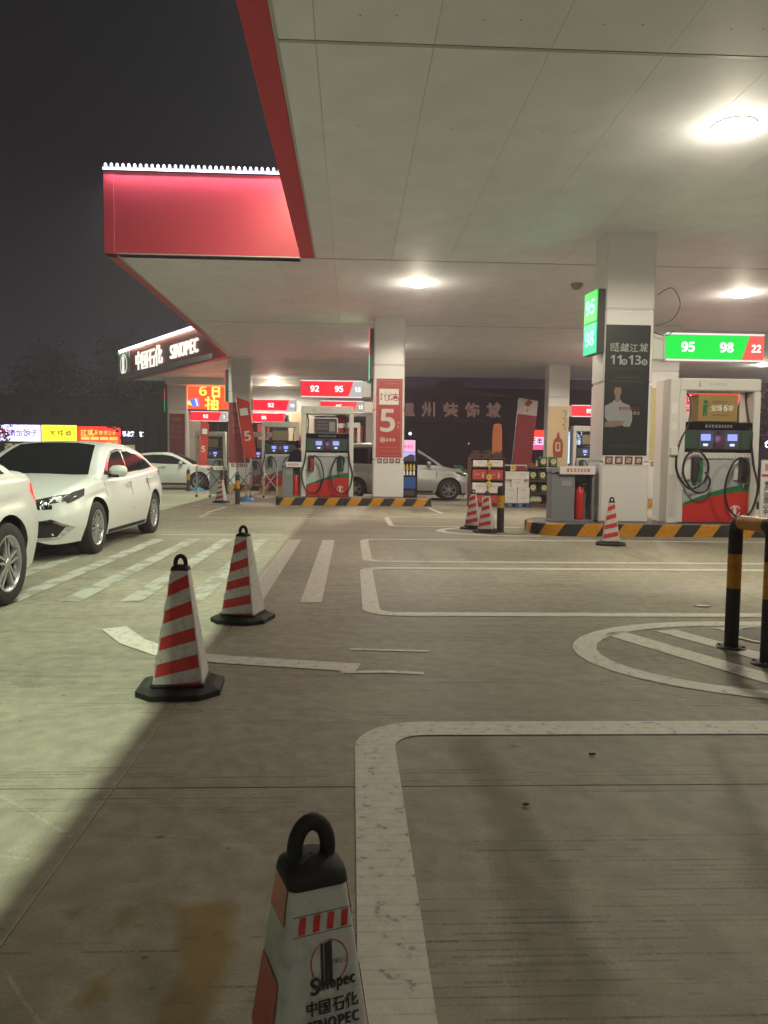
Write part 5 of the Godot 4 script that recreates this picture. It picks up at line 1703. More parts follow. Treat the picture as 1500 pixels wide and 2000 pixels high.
func logo_cone() -> void:
	var o := thing("traffic_cone", "white cone at the bottom edge with round emblem, lettering and red corner blocks", "traffic cone", Vector3(-0.05, 0.0, -1.005), 20.0, "traffic cones with printed emblem")
	o.scale = Vector3(0.92, 1.015, 0.92)
	cone_core(o, 0.34)
	var f := Node3D.new()
	f.name = "front_print"
	o.add_child(f)
	f.position = Vector3(0, 0.34, 0.0872)
	f.rotation.x = -atan(0.085 / 0.575)
	for side in [3, 1]:
		for k in [[0.0, 0.1], [0.28, 0.46], [0.61, 0.79], [0.91, 0.995]]:
			var red := new_st()
			cone_face(o, red, side, k[0], k[0], k[1], k[1], 0.0015, 0.12, 0.88)
			put("red_block", red, M.cone_red, o)
	var st := new_st()
	for k in 4: prism(st, P("%f,0.237 %f,0.237 %f,0.258 %f,0.258" % [-0.034 + 0.021 * k, -0.025 + 0.021 * k, -0.022 + 0.021 * k, -0.031 + 0.021 * k]), 0.001, 0.001)
	put("red_dashes", st, M.cone_red, f)
	var ln := new_st()
	for y in [0.235, 0.26]: prism(ln, rect(-0.042, y - 0.0005, 0.046, y + 0.0005), 0.0016, 0.0016)
	put("thin_line", ln, M.print_dim, f)
	var ring := new_st()
	for i in 32:
		var t := TAU * i / 32
		var t2 := TAU * (i + 1) / 32
		prism(ring, PackedVector2Array([Vector2(cos(t), sin(t)) * 0.028, Vector2(cos(t2), sin(t2)) * 0.028, Vector2(cos(t2), sin(t2)) * 0.0268, Vector2(cos(t), sin(t)) * 0.0268]), 0.0015, 0.0015)
	put("emblem_ring", ring, M.cone_red, f, Vector3(0.01, 0.196, 0))
	var bars := new_st()
	for k in 3: prism(bars, rect(-0.0125 + 0.0055 * k, -0.03, -0.0092 + 0.0055 * k + 0.001 * k, 0.0245 + 0.001 * k), 0.0022, 0.0022)
	put("emblem_bar", bars, M.print_black, f, Vector3(0.01, 0.196, 0))
	words("S", 0.021, M.print_black, f, Vector3(-0.013, 0.17, 0.003), 0.001)
	words("inopec", 0.0135, M.print_black, f, Vector3(0.02, 0.168, 0.003), 0.001, 0.92)
	hanzi("中国石化", 0.006, M.print_dim, f, Vector3(0.023, 0.196, 0.0018), 0.1, 1.1)
	hanzi("中国石化", 0.0165, M.print_black, f, Vector3(0.011, 0.143, 0.0018), 0.15, 1.18)
	words("SINOPEC", 0.0135, M.print_black, f, Vector3(0.012, 0.121, 0.003), 0.001)

func post_bands(o: Node3D, at: Vector3, h: float, r: float, bands: Array) -> void:
	var y := 0.0
	for b in bands:
		var st := new_st()
		lathe(st, P("%f,%f %f,%f" % [r, y, r, b[0]]), 18)
		put("painted_band", st, b[1], o, at)
		y = b[0]

func bollard(label: String, at: Vector3) -> void:
	var o := thing("bollard", label, "bollard", at, 0.0, "black and yellow bollards")
	post_bands(o, Vector3.ZERO, 0.8, 0.062, [[0.42, M.kerb_black], [0.63, M.yellow], [0.76, M.kerb_black]])
	var c := new_st()
	lathe(c, P("0.062,0.76 0.05,0.785 0.02,0.795 0.0,0.796"), 18)
	put("cap", c, M.kerb_black, o)
	var b := new_st()
	lathe(b, P("0.0,0.012 0.1,0.012 0.105,0.0"), 18)
	put("base_plate", b, M.dark_grey, o)
	var hk := new_st()
	tube(hk, curve(V3("0.02,0.78,0 0.025,0.84,0 0.0,0.86,0 -0.025,0.83,0"), 3), 0.008, 6)
	put("hook", hk, M.dark_grey, o)

func hoop() -> void:
	var o := thing("hoop_barrier", "black hoop barrier with yellow bands at the right picture edge", "barrier", Vector3(2.5, 0, -4.6))
	var za := -0.2
	var zb := 0.2
	for z in [za, zb]:
		post_bands(o, Vector3(0.0 if z < 0 else 0.02, 0, z), 0.8, 0.044, [[0.4, M.kerb_black], [0.625, M.yellow], [0.77, M.kerb_black]])
		var b := new_st()
		lathe(b, P("0.0,0.014 0.09,0.014 0.095,0.0"), 20)
		var bp := put("base_plate", b, M.dark_grey, o, Vector3(0.0 if z < 0 else 0.02, 0, z))
		for k in 4: boxed("bolt", Vector3(cos(k * PI / 2 + 0.6) * 0.075, 0.018, sin(k * PI / 2 + 0.6) * 0.075), Vector3(0.018, 0.014, 0.018), M.dark_grey, bp, 0.003)
		var e := new_st()
		var pts := PackedVector3Array()
		for i in 9:
			var a := i / 8.0 * PI / 2
			pts.append(Vector3(0.0 if z < 0 else 0.02, 0.765 + 0.07 * sin(a), z + (0.07 - 0.07 * cos(a)) * (1.0 if z < 0 else -1.0)))
		tube(e, pts, 0.044, 14)
		put("elbow", e, M.kerb_black, o)
	var t := new_st()
	tube(t, V3("0.0,0.835,-0.13 0.02,0.835,0.13"), 0.045, 16)
	put("top_bar", t, M.yellow, o)
	var mh := thing("manhole_cover", "round dark manhole cover on the hatched marking behind the hoop barrier", "manhole cover", Vector3(2.98, 0.004, -5.12))
	var st := new_st()
	lathe(st, P("0.0,0.004 0.24,0.004 0.25,0.0"), 28)
	put("lid", st, mat("lid_grey", [0.14, 0.13, 0.125], 0.7), mh)
	var r := new_st()
	lathe(r, P("0.26,0.001 0.262,0.006 0.3,0.006 0.302,0.0"), 28)
	put("rim", r, M.road_paint, mh)

func flag(label: String, at: Vector3, tilt: float, w: float, h: float, top: float, turn := 0.0, has5 := true) -> void:
	var o := thing("flag_banner", label, "flag", at, turn, "red flag banners on poles")
	var b := new_st()
	lathe(b, P("0.0,0.16 0.05,0.16 0.1,0.12 0.26,0.06 0.28,0.0"), 16)
	put("water_base", b, M.blue_base, o)
	var p := new_st()
	var tip := Vector3(tilt, top, 0)
	tube(p, PackedVector3Array([Vector3(0, 0.1, 0), Vector3(0, 0.9, 0), Vector3(tilt * 0.15, 1.2, 0), tip]), 0.014, 6)
	put("pole", p, M.steel, o)
	var c := new_st()
	var n := 10
	var edge := func(i: int, s: float) -> Vector3:
		var f := float(i) / n
		var q := Vector3(tilt * 0.15, 1.0, 0).lerp(tip, (f * h + top - h - 1.0) / (top - 1.0))
		return q + Vector3(0.02 + s * w, -0.12 * s * f, 0.03 * sin(f * 7.0 + s * 2.0))
	c.set_smooth_group(1)
	for i in n:
		quad(c, edge.call(i, 0.0), edge.call(i, 0.5), edge.call(i + 1, 0.5), edge.call(i + 1, 0.0), Vector3.BACK)
		quad(c, edge.call(i, 0.5), edge.call(i, 1.0), edge.call(i + 1, 1.0), edge.call(i + 1, 0.5), Vector3.BACK)
	put("cloth", c, mat("flag_red", [0.6, 0.045, 0.035], 0.7) if has5 else mat("flag_dark_red", [0.2, 0.012, 0.018], 0.8), o)
	if not has5:
		var pale := new_st()
		for k in 2:
			var i: int = n - 2 + k
			quad(pale, (edge.call(i, 0.0) as Vector3) + Vector3(0, 0, 0.012), (edge.call(i, 1.0) as Vector3) + Vector3(0, 0, 0.012), (edge.call(i + 1, 1.0) as Vector3) + Vector3(0, 0, 0.012), (edge.call(i + 1, 0.0) as Vector3) + Vector3(0, 0, 0.012), Vector3.BACK)
		put("pale_top", pale, mat("flag_pale", [0.4, 0.33, 0.33], 0.8), o)
	if has5:
		var ang := -atan2(tilt, top - 1.0)
		var mid: Vector3 = (edge.call(5, 0.5) as Vector3) + Vector3(0, 0, 0.05)
		var pr := Node3D.new()
		pr.name = "print"
		o.add_child(pr)
		pr.position = mid
		pr.rotation.z = ang
		words("5", w * 0.75, M.print_white, pr, Vector3(0, -0.12 * h, 0), 0.003)
		plate("white_field", rect(-w * 0.32, h * 0.22, w * 0.32, h * 0.34), 0.0, M.print_white, pr, 0.002)
		print_rows(-w * 0.3, w * 0.3, -h * 0.34, w * 0.13, M.print_rose, pr, 0.002, 101)

func scissor_gate() -> void:
	var o := thing("folding_barrier", "folding lattice barrier with bright reflecting bars left of the middle pump", "barrier", Vector3(-4.85, 0, -24.0), 0.0)
	var n := 7
	for i in n:
		var x := i * 0.42
		var bright := i == 5 or i == 6
		var m: Material = mat("bar_bright", [0.85, 0.85, 0.88], 0.4) if bright else M.steel
		boxed("upright", Vector3(x, 0.5, 0.0), Vector3(0.035, 0.9, 0.03), m, o, 0.004)
		boxed("foot", Vector3(x, 0.03, 0.0), Vector3(0.05, 0.06, 0.2), M.black, o, 0.01)
		if i == n - 1: continue
		for s in [-1.0, 1.0]:
			var st := new_st()
			tube(st, PackedVector3Array([Vector3(x, 0.52 - s * 0.27, 0.025 * s), Vector3(x + 0.42, 0.52 + s * 0.27, 0.025 * s)]), 0.014, 6)
			put("lattice_bar", st, mat("bar_white", [0.85, 0.85, 0.88], 0.4) if i == 5 else M.dark_grey, o)

# ---- a body from joints: tapered capsules joined smoothly, meshed as surface nets
func body_mesh(bones: Array, cell: float, k: float) -> SurfaceTool:
	var lo := Vector3.INF
	var hi := -Vector3.INF
	for b in bones:
		for q in [0, 1]:
			lo = lo.min(b[q] - Vector3.ONE * (maxf(b[2], b[3]) + cell * 3))
			hi = hi.max(b[q] + Vector3.ONE * (maxf(b[2], b[3]) + cell * 3))
	var nx := int((hi.x - lo.x) / cell) + 2
	var ny := int((hi.y - lo.y) / cell) + 2
	var nz := int((hi.z - lo.z) / cell) + 2
	var field := PackedFloat32Array()
	field.resize(nx * ny * nz)
	field.fill(1.0)
	for b in bones:
		var a: Vector3 = b[0]
		var c: Vector3 = b[1]
		var r := maxf(b[2], b[3]) + cell * 2.5 + k
		var m0 := ((a.min(c) - Vector3.ONE * r - lo) / cell).floor().max(Vector3.ZERO)
		var m1 := ((a.max(c) + Vector3.ONE * r - lo) / cell).ceil().min(Vector3(nx - 1, ny - 1, nz - 1))
		var ab := c - a
		var l2 := maxf(ab.length_squared(), 1e-8)
		for z in range(int(m0.z), int(m1.z) + 1):
			for y in range(int(m0.y), int(m1.y) + 1):
				for x in range(int(m0.x), int(m1.x) + 1):
					var p := lo + Vector3(x, y, z) * cell
					var t := clampf((p - a).dot(ab) / l2, 0, 1)
					var dd := p - a - ab * t
					if b.size() > 4: dd *= b[4]
					var d: float = dd.length() - lerpf(b[2], b[3], t)
					var i := x + nx * (y + ny * z)
					var e := field[i]
					var hmix := maxf(k - absf(d - e), 0.0) / k
					field[i] = minf(d, e) - hmix * hmix * k * 0.25
	var st := new_st()
	st.set_smooth_group(1)
	var vert := {}
	for z in nz - 1:
		for y in ny - 1:
			for x in nx - 1:
				var sum := Vector3.ZERO
				var n := 0
				var i0 := x + nx * (y + ny * z)
				var v := [field[i0], field[i0 + 1], field[i0 + nx], field[i0 + nx + 1], field[i0 + nx * ny], field[i0 + nx * ny + 1], field[i0 + nx * ny + nx], field[i0 + nx * ny + nx + 1]]
				var any := false
				for q in range(1, 8):
					if (v[q] < 0) != (v[0] < 0): any = true
				if not any: continue
				for e in [[0, 1], [2, 3], [4, 5], [6, 7], [0, 2], [1, 3], [4, 6], [5, 7], [0, 4], [1, 5], [2, 6], [3, 7]]:
					var va: float = v[e[0]]
					var vb: float = v[e[1]]
					if (va < 0) == (vb < 0): continue
					var t := va / (va - vb)
					var pa := Vector3(e[0] & 1, (e[0] >> 1) & 1, e[0] >> 2)
					var pb := Vector3(e[1] & 1, (e[1] >> 1) & 1, e[1] >> 2)
					sum += pa.lerp(pb, t)
					n += 1
				vert[i0] = lo + (Vector3(x, y, z) + sum / n) * cell
	for i in vert:
		var z: int = i / (nx * ny)
		var y: int = i / nx % ny
		var x: int = i % nx
		for ax in 3:
			var st1: int = [1, nx, nx * ny][ax]
			var su: int = [nx, nx * ny, 1][ax]
			var sv: int = [nx * ny, 1, nx][ax]
			var f0 := field[i]
			var f1 := field[i + st1]
			if (f0 < 0) == (f1 < 0): continue
			if not (vert.has(i - su) and vert.has(i - sv) and vert.has(i - su - sv)): continue
			var out := Vector3.ZERO
			out[ax] = 1.0 if f0 < 0 else -1.0
			quad(st, vert[i], vert[i - su], vert[i - su - sv], vert[i - sv], out)
	return st

func attendant() -> void:
	var o := thing("person", "attendant in dark blue work clothes half hidden behind the middle pump", "person", Vector3(-1.56, 0, -22.2), 200.0)
	var j := {"hip": Vector3(0, 0.9, 0), "chest": Vector3(0, 1.25, 0.03), "neck": Vector3(0, 1.47, 0.03), "head": Vector3(0, 1.6, 0.06)}
	var b := [[j.hip, j.chest, 0.15, 0.16, Vector3(0.85, 1, 1.2)], [j.chest, Vector3(0, 1.4, 0.02), 0.16, 0.11, Vector3(0.8, 1, 1.15)]]
	for s in [-1.0, 1.0]:
		b.append([Vector3(s * 0.09, 0.9, 0), Vector3(s * 0.11, 0.48, 0.03), 0.095, 0.065])
		b.append([Vector3(s * 0.11, 0.48, 0.03), Vector3(s * 0.12, 0.09, -0.02), 0.068, 0.045])
		b.append([Vector3(s * 0.12, 0.05, -0.03), Vector3(s * 0.13, 0.04, 0.13), 0.045, 0.04])
		b.append([Vector3(s * 0.17, 1.38, 0.0), Vector3(s * 0.26, 1.12, -0.02), 0.065, 0.05])
		b.append([Vector3(s * 0.26, 1.12, -0.02), Vector3(s * 0.23, 0.95, 0.18), 0.05, 0.036])
	put("body", body_mesh(b, 0.022, 0.05), M.uniform_blue, o)
	put("head", body_mesh([[Vector3(0, 1.42, 0.02), Vector3(0, 1.52, 0.04), 0.052, 0.05], [Vector3(0, 1.57, 0.05), Vector3(0, 1.64, 0.04), 0.075, 0.092], [Vector3(0, 1.55, 0.14), Vector3(0, 1.58, 0.145), 0.018, 0.012], [Vector3(-0.09, 1.6, 0.04), Vector3(-0.09, 1.57, 0.04), 0.02, 0.015], [Vector3(0.09, 1.6, 0.04), Vector3(0.09, 1.57, 0.04), 0.02, 0.015]], 0.014, 0.03), M.skin, o)
	put("hair", body_mesh([[Vector3(0, 1.67, 0.02), Vector3(0, 1.62, -0.02), 0.095, 0.085]], 0.014, 0.03), M.hair, o)
	for s in [-1.0, 1.0]:
		var h := [[Vector3(s * 0.225, 0.94, 0.19), Vector3(s * 0.21, 0.9, 0.25), 0.03, 0.032]]
		for f in 4: h.append([Vector3(s * (0.185 + 0.018 * f), 0.895, 0.26), Vector3(s * (0.18 + 0.019 * f), 0.85, 0.29 - 0.006 * absf(f - 1.5)), 0.0095, 0.008])
		h.append([Vector3(s * 0.195, 0.93, 0.23), Vector3(s * 0.165, 0.9, 0.27), 0.011, 0.009])
		put("hand", body_mesh(h, 0.007, 0.008), M.skin, o)

func build_forecourt_things() -> void:
	var first := cone("striped cone nearest the camera on the left, beside the painted arc", Vector3(-0.875, 0, -3.92), 4.0)
	copy(first, "second striped cone, just behind the nearest one with red marks on its white side", Vector3(-0.8, 0, -5.66), -14.0)
	copy(first, "striped cone in front of the near island under the tall column", Vector3(3.84, 0, -11.0), -18.0)
	copy(first, "left cone of the touching pair beside the bollard", Vector3(2.19, 0, -13.5), -20.0)
	copy(first, "right cone of the touching pair beside the bollard", Vector3(2.32, 0, -12.85), -24.0)
	copy(first, "small far striped cone in front of the far left fire cabinet", Vector3(-3.55, 0, -20.9), -16.0)
	logo_cone()
	bollard("bollard standing right beside the pair of cones", Vector3(2.56, 0, -12.85))
	bollard("far bollard just left of the far flag with the blue base", Vector3(-3.02, 0, -20.3))
	bollard("farthest bollard in front of the white sedan's front wheel", Vector3(-5.95, 0, -28.0))
	hoop()
	flag("large leaning red flag with a white 5 before the far left column", Vector3(-3.0, 0.0, -21.8), -0.3, 0.36, 1.72, 2.95)
	flag("smaller red flag with a white 5 behind the white sedan's bonnet", Vector3(-5.75, 0, -28.6), 0.14, 0.3, 1.65, 2.6)
	flag("tall dark red flag with a pale top in the dark gap behind the racks", Vector3(6.35, 0, -30.0), 0.25, 0.75, 3.1, 3.75, 0.0, false)
	scissor_gate()
	attendant()
	# notice board at the right edge
	var nb := thing("notice_board", "white notice board with a red band and upright characters at the right edge", "sign", Vector3(7.28, 0.2, -12.6))
	boxed("board", Vector3(0, 0.6, 0), Vector3(0.66, 0.98, 0.03), M.print_white, nb, 0.006)
	boxed("red_band", Vector3(0, 0.83, 0.017), Vector3(0.64, 0.035, 0.004), M.red, nb)
	boxed("red_base", Vector3(0, 0.05, 0), Vector3(0.66, 0.1, 0.05), M.red, nb, 0.006)
	for k in 4: boxed("upper_card", Vector3(-0.22 + 0.15 * k, 0.97, 0.017), Vector3(0.1, 0.12, 0.004), mat("card_pink", [0.45, 0.28, 0.27], 0.5), nb)
	hanzi("客户在我心中", 0.085, M.print_black, nb, Vector3(-0.23, 0.45, 0.0175), 0.13, 1.15, true)
	for k in 2: print_rows(-0.1 + 0.16 * k, 0.0 + 0.16 * k, 0.6, 0.09, M.print_grey, nb, 0.0175, 120 + k)
	for k in 9: print_rows(-0.1, 0.02, 0.5 - 0.05 * k, 0.04, M.print_grey, nb, 0.0175, 130 + k)
	# camera dome, cables, litter
	var dome := thing("dome_camera", "small grey dome camera on the ceiling left of the tall near column", "camera", Vector3(4.75, CEIL, -16.2))
	var st := new_st()
	lathe(st, P("0.0,-0.13 0.06,-0.12 0.1,-0.09 0.11,-0.05 0.13,-0.04 0.13,0.0"), 16)
	put("housing", st, M.print_grey, dome)
	for q in [["5.05,4.0,-12.6 5.25,4.1,-12.5 5.4,3.85,-12.5 5.3,3.6,-12.55 5.05,3.5,-12.62", "thin loop of black cable hanging right of the tall near column"], ["5.0,3.4,-12.6 5.2,3.33,-12.56 5.35,3.42,-12.6", "short sagging black cable between the tall column and the green sign"]]:
		var c := new_st()
		tube(c, curve(V3(q[0]), 6), 0.007, 6)
		tag(put("cable", c, M.black), q[1], "cable")
	for q in [[2.98, -6.22, 0.07, M.print_white, "small white scrap of litter inside the second lane box"], [1.42, -1.9, 0.012, M.print_white, "tiny pale pebble on the concrete at the lower right"], [0.62, -2.55, 0.011, M.bark, "small dark leaf lying in the nearest lane box"], [1.0, -3.0, 0.014, M.bark, "dark leaf near the far line of the nearest lane box"]]:
		var l := new_st()
		prism(l, P("-1,-0.2 -0.3,-0.35 0.6,-0.3 1,0.05 0.4,0.3 -0.6,0.32", q[2]), -0.012, -0.005, Transform3D(Basis(Vector3.RIGHT, Vector3.BACK, Vector3.DOWN), Vector3.ZERO))
		tag(put("litter", l, q[3], null, Vector3(q[0], 0.0, q[1])), q[4], "litter")
	# dark rubbish bag shape by the flags is left out; a lit tail of goods follows

# ---------------------------------------------------------------- goods on sale
func rack(label: String, at: Vector3, w: float, levels: Array, h: float) -> Node3D:
	var o := thing("display_rack", label, "display rack", at, 0.0, "brown display racks")
	for s in [-1.0, 1.0]: boxed("side_panel", Vector3(s * (w / 2 - 0.012), h / 2, -0.1), Vector3(0.024, h, 0.5), M.wood, o, 0.004)
	boxed("back_panel", Vector3(0, h / 2, -0.34), Vector3(w - 0.05, h, 0.016), M.wood_dark, o)
	for y in levels: boxed("shelf", Vector3(0, y, -0.1), Vector3(w - 0.05, 0.03, 0.48), M.wood, o, 0.004)
	boxed("plinth", Vector3(0, 0.05, 0.11), Vector3(w - 0.05, 0.1, 0.02), M.wood, o)
	return o

func carton(label: String, at: Vector3, size: Vector3, m: Material, group: String, seed_ := 1, called := "carton") -> void:
	var o := thing(called, label, "box", at, 0.0, group)
	boxed("case", Vector3(0, size.y / 2, 0), size, m, o, 0.006)
	boxed("tape", Vector3(0, size.y + 0.0005, 0), Vector3(size.x * 0.98, 0.002, 0.05), M.pack_pale, o)
	if m == M.carton:
		print_rows(-size.x * 0.26, size.x * 0.26, size.y * 0.68, size.y * 0.15, M.print_grey, o, size.z / 2 + 0.001, seed_)
		print_rows(-size.x * 0.12, size.x * 0.12, size.y * 0.48, size.y * 0.06, M.print_grey, o, size.z / 2 + 0.001, seed_ + 50)
	else:
		plate("bottle_print", P("0.06,0.03 0.1,0.03 0.1,0.12 0.09,0.15 0.09,0.19 0.07,0.19 0.07,0.15 0.06,0.12"), size.z / 2 + 0.002, M.pack_pale, o, 0.001)
		print_rows(-size.x * 0.4, 0.0, size.y * 0.5, size.y * 0.14, M.tag_yellow, o, size.z / 2 + 0.001, seed_)

func sack(label: String, at: Vector3, w: float, h: float) -> void:
	var o := thing("green_bag", label, "bag", at, 0.0, "green bags on the right rack")
	var st := new_st()
	st.set_smooth_group(1)
	var n := 8
	var f := func(i: int, j: int, s: float) -> Vector3:
		var u := i / float(n) * 2.0 - 1.0
		var v := j / float(n)
		var fat := sqrt(maxf(0.0, 1.0 - u * u)) * sqrt(maxf(0.0, sin(PI * clampf(v * 0.96 + 0.02, 0, 1))))
		return Vector3(u * w / 2 * (0.93 + 0.07 * absf(v - 0.5) * 2), v * h, s * 0.07 * fat)
	for i in n:
		for j in n:
			for s in [-1.0, 1.0]: quad(st, f.call(i, j, s), f.call(i + 1, j, s), f.call(i + 1, j + 1, s), f.call(i, j + 1, s), Vector3(0, 0, s))
	put("pouch", st, M.pack_green, o)
	plate("label_print", disc(w * 0.3, 14, Vector2(0, h * 0.55), h * 0.26), 0.078, M.pack_pale, o, 0.002)
	plate("emblem_print", disc(w * 0.14, 10, Vector2(0, h * 0.58), h * 0.12), 0.08, mat("pack_orange", [0.5, 0.25, 0.1], 0.5), o, 0.002)
	print_rows(-w * 0.25, w * 0.25, h * 0.2, h * 0.07, M.pack_pale, o, 0.072, 7)

func build_goods() -> void:
	var z := -20.2
	rack("left brown display rack with red boxes, beside the white cartons", Vector3(3.62, 0, z), 0.92, [0.36, 0.72, 1.06, 1.3], 1.3)
	rack("right brown display rack holding green bags behind the near fire cabinet", Vector3(5.15, 0, z), 0.95, [0.36, 0.7, 1.05], 1.06)
	# left rack, top to bottom
	for i in 3:
		var o := thing("bottle_crate", ["crate of dark bottles on top of the left rack, at its left end", "crate of dark bottles on the middle of the left rack's top", "crate of dark bottles at the right end of the left rack's top"][i], "crate", Vector3(3.32 + 0.29 * i, 1.316, z - 0.05), 0.0, "bottle crates on the left rack")
		boxed("tray", Vector3(0, 0.05, 0), Vector3(0.26, 0.1, 0.3), M.wood_dark, o, 0.006)
		for k in 4:
			var b := new_st()
			lathe(b, P("0.0,0.0 0.026,0.0 0.028,0.01 0.028,0.1 0.012,0.14 0.012,0.17 0.0,0.17"), 10)
			put("bottle", b, M.bottle_brown, o, Vector3(-0.09 + 0.06 * k, 0.02, 0.1))
	for i in 2:
		carton(["white flat box on the upper shelf of the left rack, left half", "white flat box on the upper shelf of the left rack, right half"][i], Vector3(3.42 + 0.42 * i, 1.077, z), Vector3(0.38, 0.17, 0.3), M.carton, "white boxes on the left rack", 11 + i)
		carton(["red bottle box on the middle shelf of the left rack, left half", "red bottle box on the middle shelf of the left rack, right half"][i], Vector3(3.42 + 0.42 * i, 0.737, z), Vector3(0.4, 0.26, 0.3), M.poster_red, "red boxes on the left rack", 21 + i)
		carton(["white box with red print on the lower shelf behind the pair of cones, left", "white box with red print on the lower shelf, behind the bollard"][i], Vector3(3.42 + 0.42 * i, 0.377, z), Vector3(0.4, 0.27, 0.3), M.carton, "white boxes on the left rack", 31 + i)
		carton(["red box on the bottom of the left rack, left half", "red box on the bottom of the left rack, right half"][i], Vector3(3.42 + 0.42 * i, 0.1, z), Vector3(0.4, 0.22, 0.3), M.poster_red, "red boxes on the left rack", 41 + i)
	for i in 4:
		var o := thing("price_tag", ["round yellow price tag on the left rack's top shelf edge", "round yellow price tag above the red boxes of the left rack", "round yellow price tag on the seam of the two red boxes", "yellow price tag above the stack of white cartons"][i], "price tag", Vector3([3.66, 3.66, 3.65, 4.3][i], [1.13, 0.8, 0.62, 1.05][i], z + 0.19), 0.0, "round yellow price tags")
		var st := new_st()
		prism(st, disc(0.075, 18), 0, 0.006)
		prism(st, rect(-0.015, -0.13, 0.015, -0.07), 0, 0.005)
		put("disc", st, M.tag_yellow, o)
		print_rows(-0.04, 0.04, 0.0, 0.04, M.print_dim, o, 0.0075, 60 + i)
	# white cartons on the blue pallet
	var p := thing("pallet", "blue plastic pallet under the stack of white cartons", "pallet", Vector3(4.42, 0, z))
	for k in 5: boxed("deck_board", Vector3(-0.28 + 0.14 * k, 0.1, 0), Vector3(0.12, 0.025, 0.5), M.blue_plastic, p, 0.004)
	for k in 3: boxed("runner", Vector3(-0.28 + 0.28 * k, 0.043, 0), Vector3(0.1, 0.085, 0.5), M.blue_plastic, p, 0.004)
	var rows := [["bottom row, left", -0.165, 0.115], ["bottom row, right", 0.165, 0.115], ["second row from the bottom, left", -0.165, 0.325], ["second row from the bottom, right", 0.17, 0.325], ["third row, in the middle", 0.0, 0.535], ["top row, left", -0.165, 0.745], ["top row, right", 0.15, 0.745]]
	for k in rows.size():
		carton("white carton on the blue pallet, " + rows[k][0], Vector3(4.42 + rows[k][1], rows[k][2], z + 0.02), Vector3(0.32, 0.208, 0.36), M.carton, "white cartons on the pallet", 70 + k)
	for s in [-1.0, 1.0]: carton("white carton turned side-on in the third row, " + ("left end" if s < 0 else "right end"), Vector3(4.42 + s * 0.24, 0.535, z - 0.02), Vector3(0.15, 0.206, 0.34), M.carton, "white cartons on the pallet", 80 + int(s))
	# green bags
	var spots := [["on top, second from the right end", 5.13, 1.077], ["on top at the right end", 5.4, 1.077], ["upper shelf, left", 4.86, 0.717], ["upper shelf, middle", 5.12, 0.717], ["upper shelf, right", 5.38, 0.717], ["lower shelf, left", 4.87, 0.377], ["lower shelf, middle", 5.17, 0.377], ["lower shelf, right", 5.42, 0.377]]
	for q in spots: sack("green bag with pale label on the right rack, " + q[0], Vector3(q[1], q[2], z + 0.02), 0.25, 0.28)
	var o := thing("clear_bag", "clear bag of pale packs on the bottom of the right rack", "bag", Vector3(4.93, 0.1, z + 0.02))
	var bst := new_st()
	box(bst, Vector3(0, 0.11, 0), Vector3(0.36, 0.22, 0.2), 0.06)
	put("pouch", bst, mat("bag_pale", [0.3, 0.33, 0.22], 0.15), o)
	for k in 5: boxed("pack", Vector3(-0.13 + 0.065 * k, 0.1 + 0.02 * (k % 2), 0.101), Vector3(0.05, 0.08, 0.008), M.pack_pale, o, 0.002)
	# dark snack bags on the rack top
	carton("brown tray box on top of the right rack at its left end", Vector3(4.86, 1.077, z), Vector3(0.26, 0.1, 0.26), M.wood, "boxes on the right rack", 95)
	# bottles in green packs on the van's far side
	for k in 3:
		var g := thing("bottle_pack", ["pack of green bottles behind the van's bonnet, left", "pack of green bottles behind the van's bonnet, middle", "pack of green bottles between the van and the left rack"][k], "bottle pack", Vector3(3.25 + 0.36 * k, 0.62 + 0.12 * (k % 2), -25.6), 0.0, "green bottle packs by the van")
		boxed("stack", Vector3(0, -0.3, 0), Vector3(0.36, 0.7, 0.3), M.carton, g, 0.01)
		for i in 4:
			var b := new_st()
			lathe(b, P("0.0,0.0 0.04,0.0 0.042,0.02 0.042,0.16 0.016,0.24 0.016,0.27 0.0,0.27"), 10)
			put("bottle", b, M.green, g, Vector3(-0.12 + 0.08 * i, 0.06, 0.08))
		boxed("wrapper_print", Vector3(0, 0.15, 0.125), Vector3(0.16, 0.12, 0.006), M.pack_pale, g)
	# white rail behind the cartons
	var rl := thing("low_rail", "thin white rail behind the stack of cartons", "rail", Vector3(4.45, 0, -21.0))
	boxed("top_rail", Vector3(0, 1.12, 0), Vector3(0.95, 0.03, 0.03), M.pump_white, rl)
	for k in 3: boxed("upright", Vector3(-0.42 + 0.42 * k, 0.56, 0), Vector3(0.025, 1.12, 0.025), M.pump_white, rl)

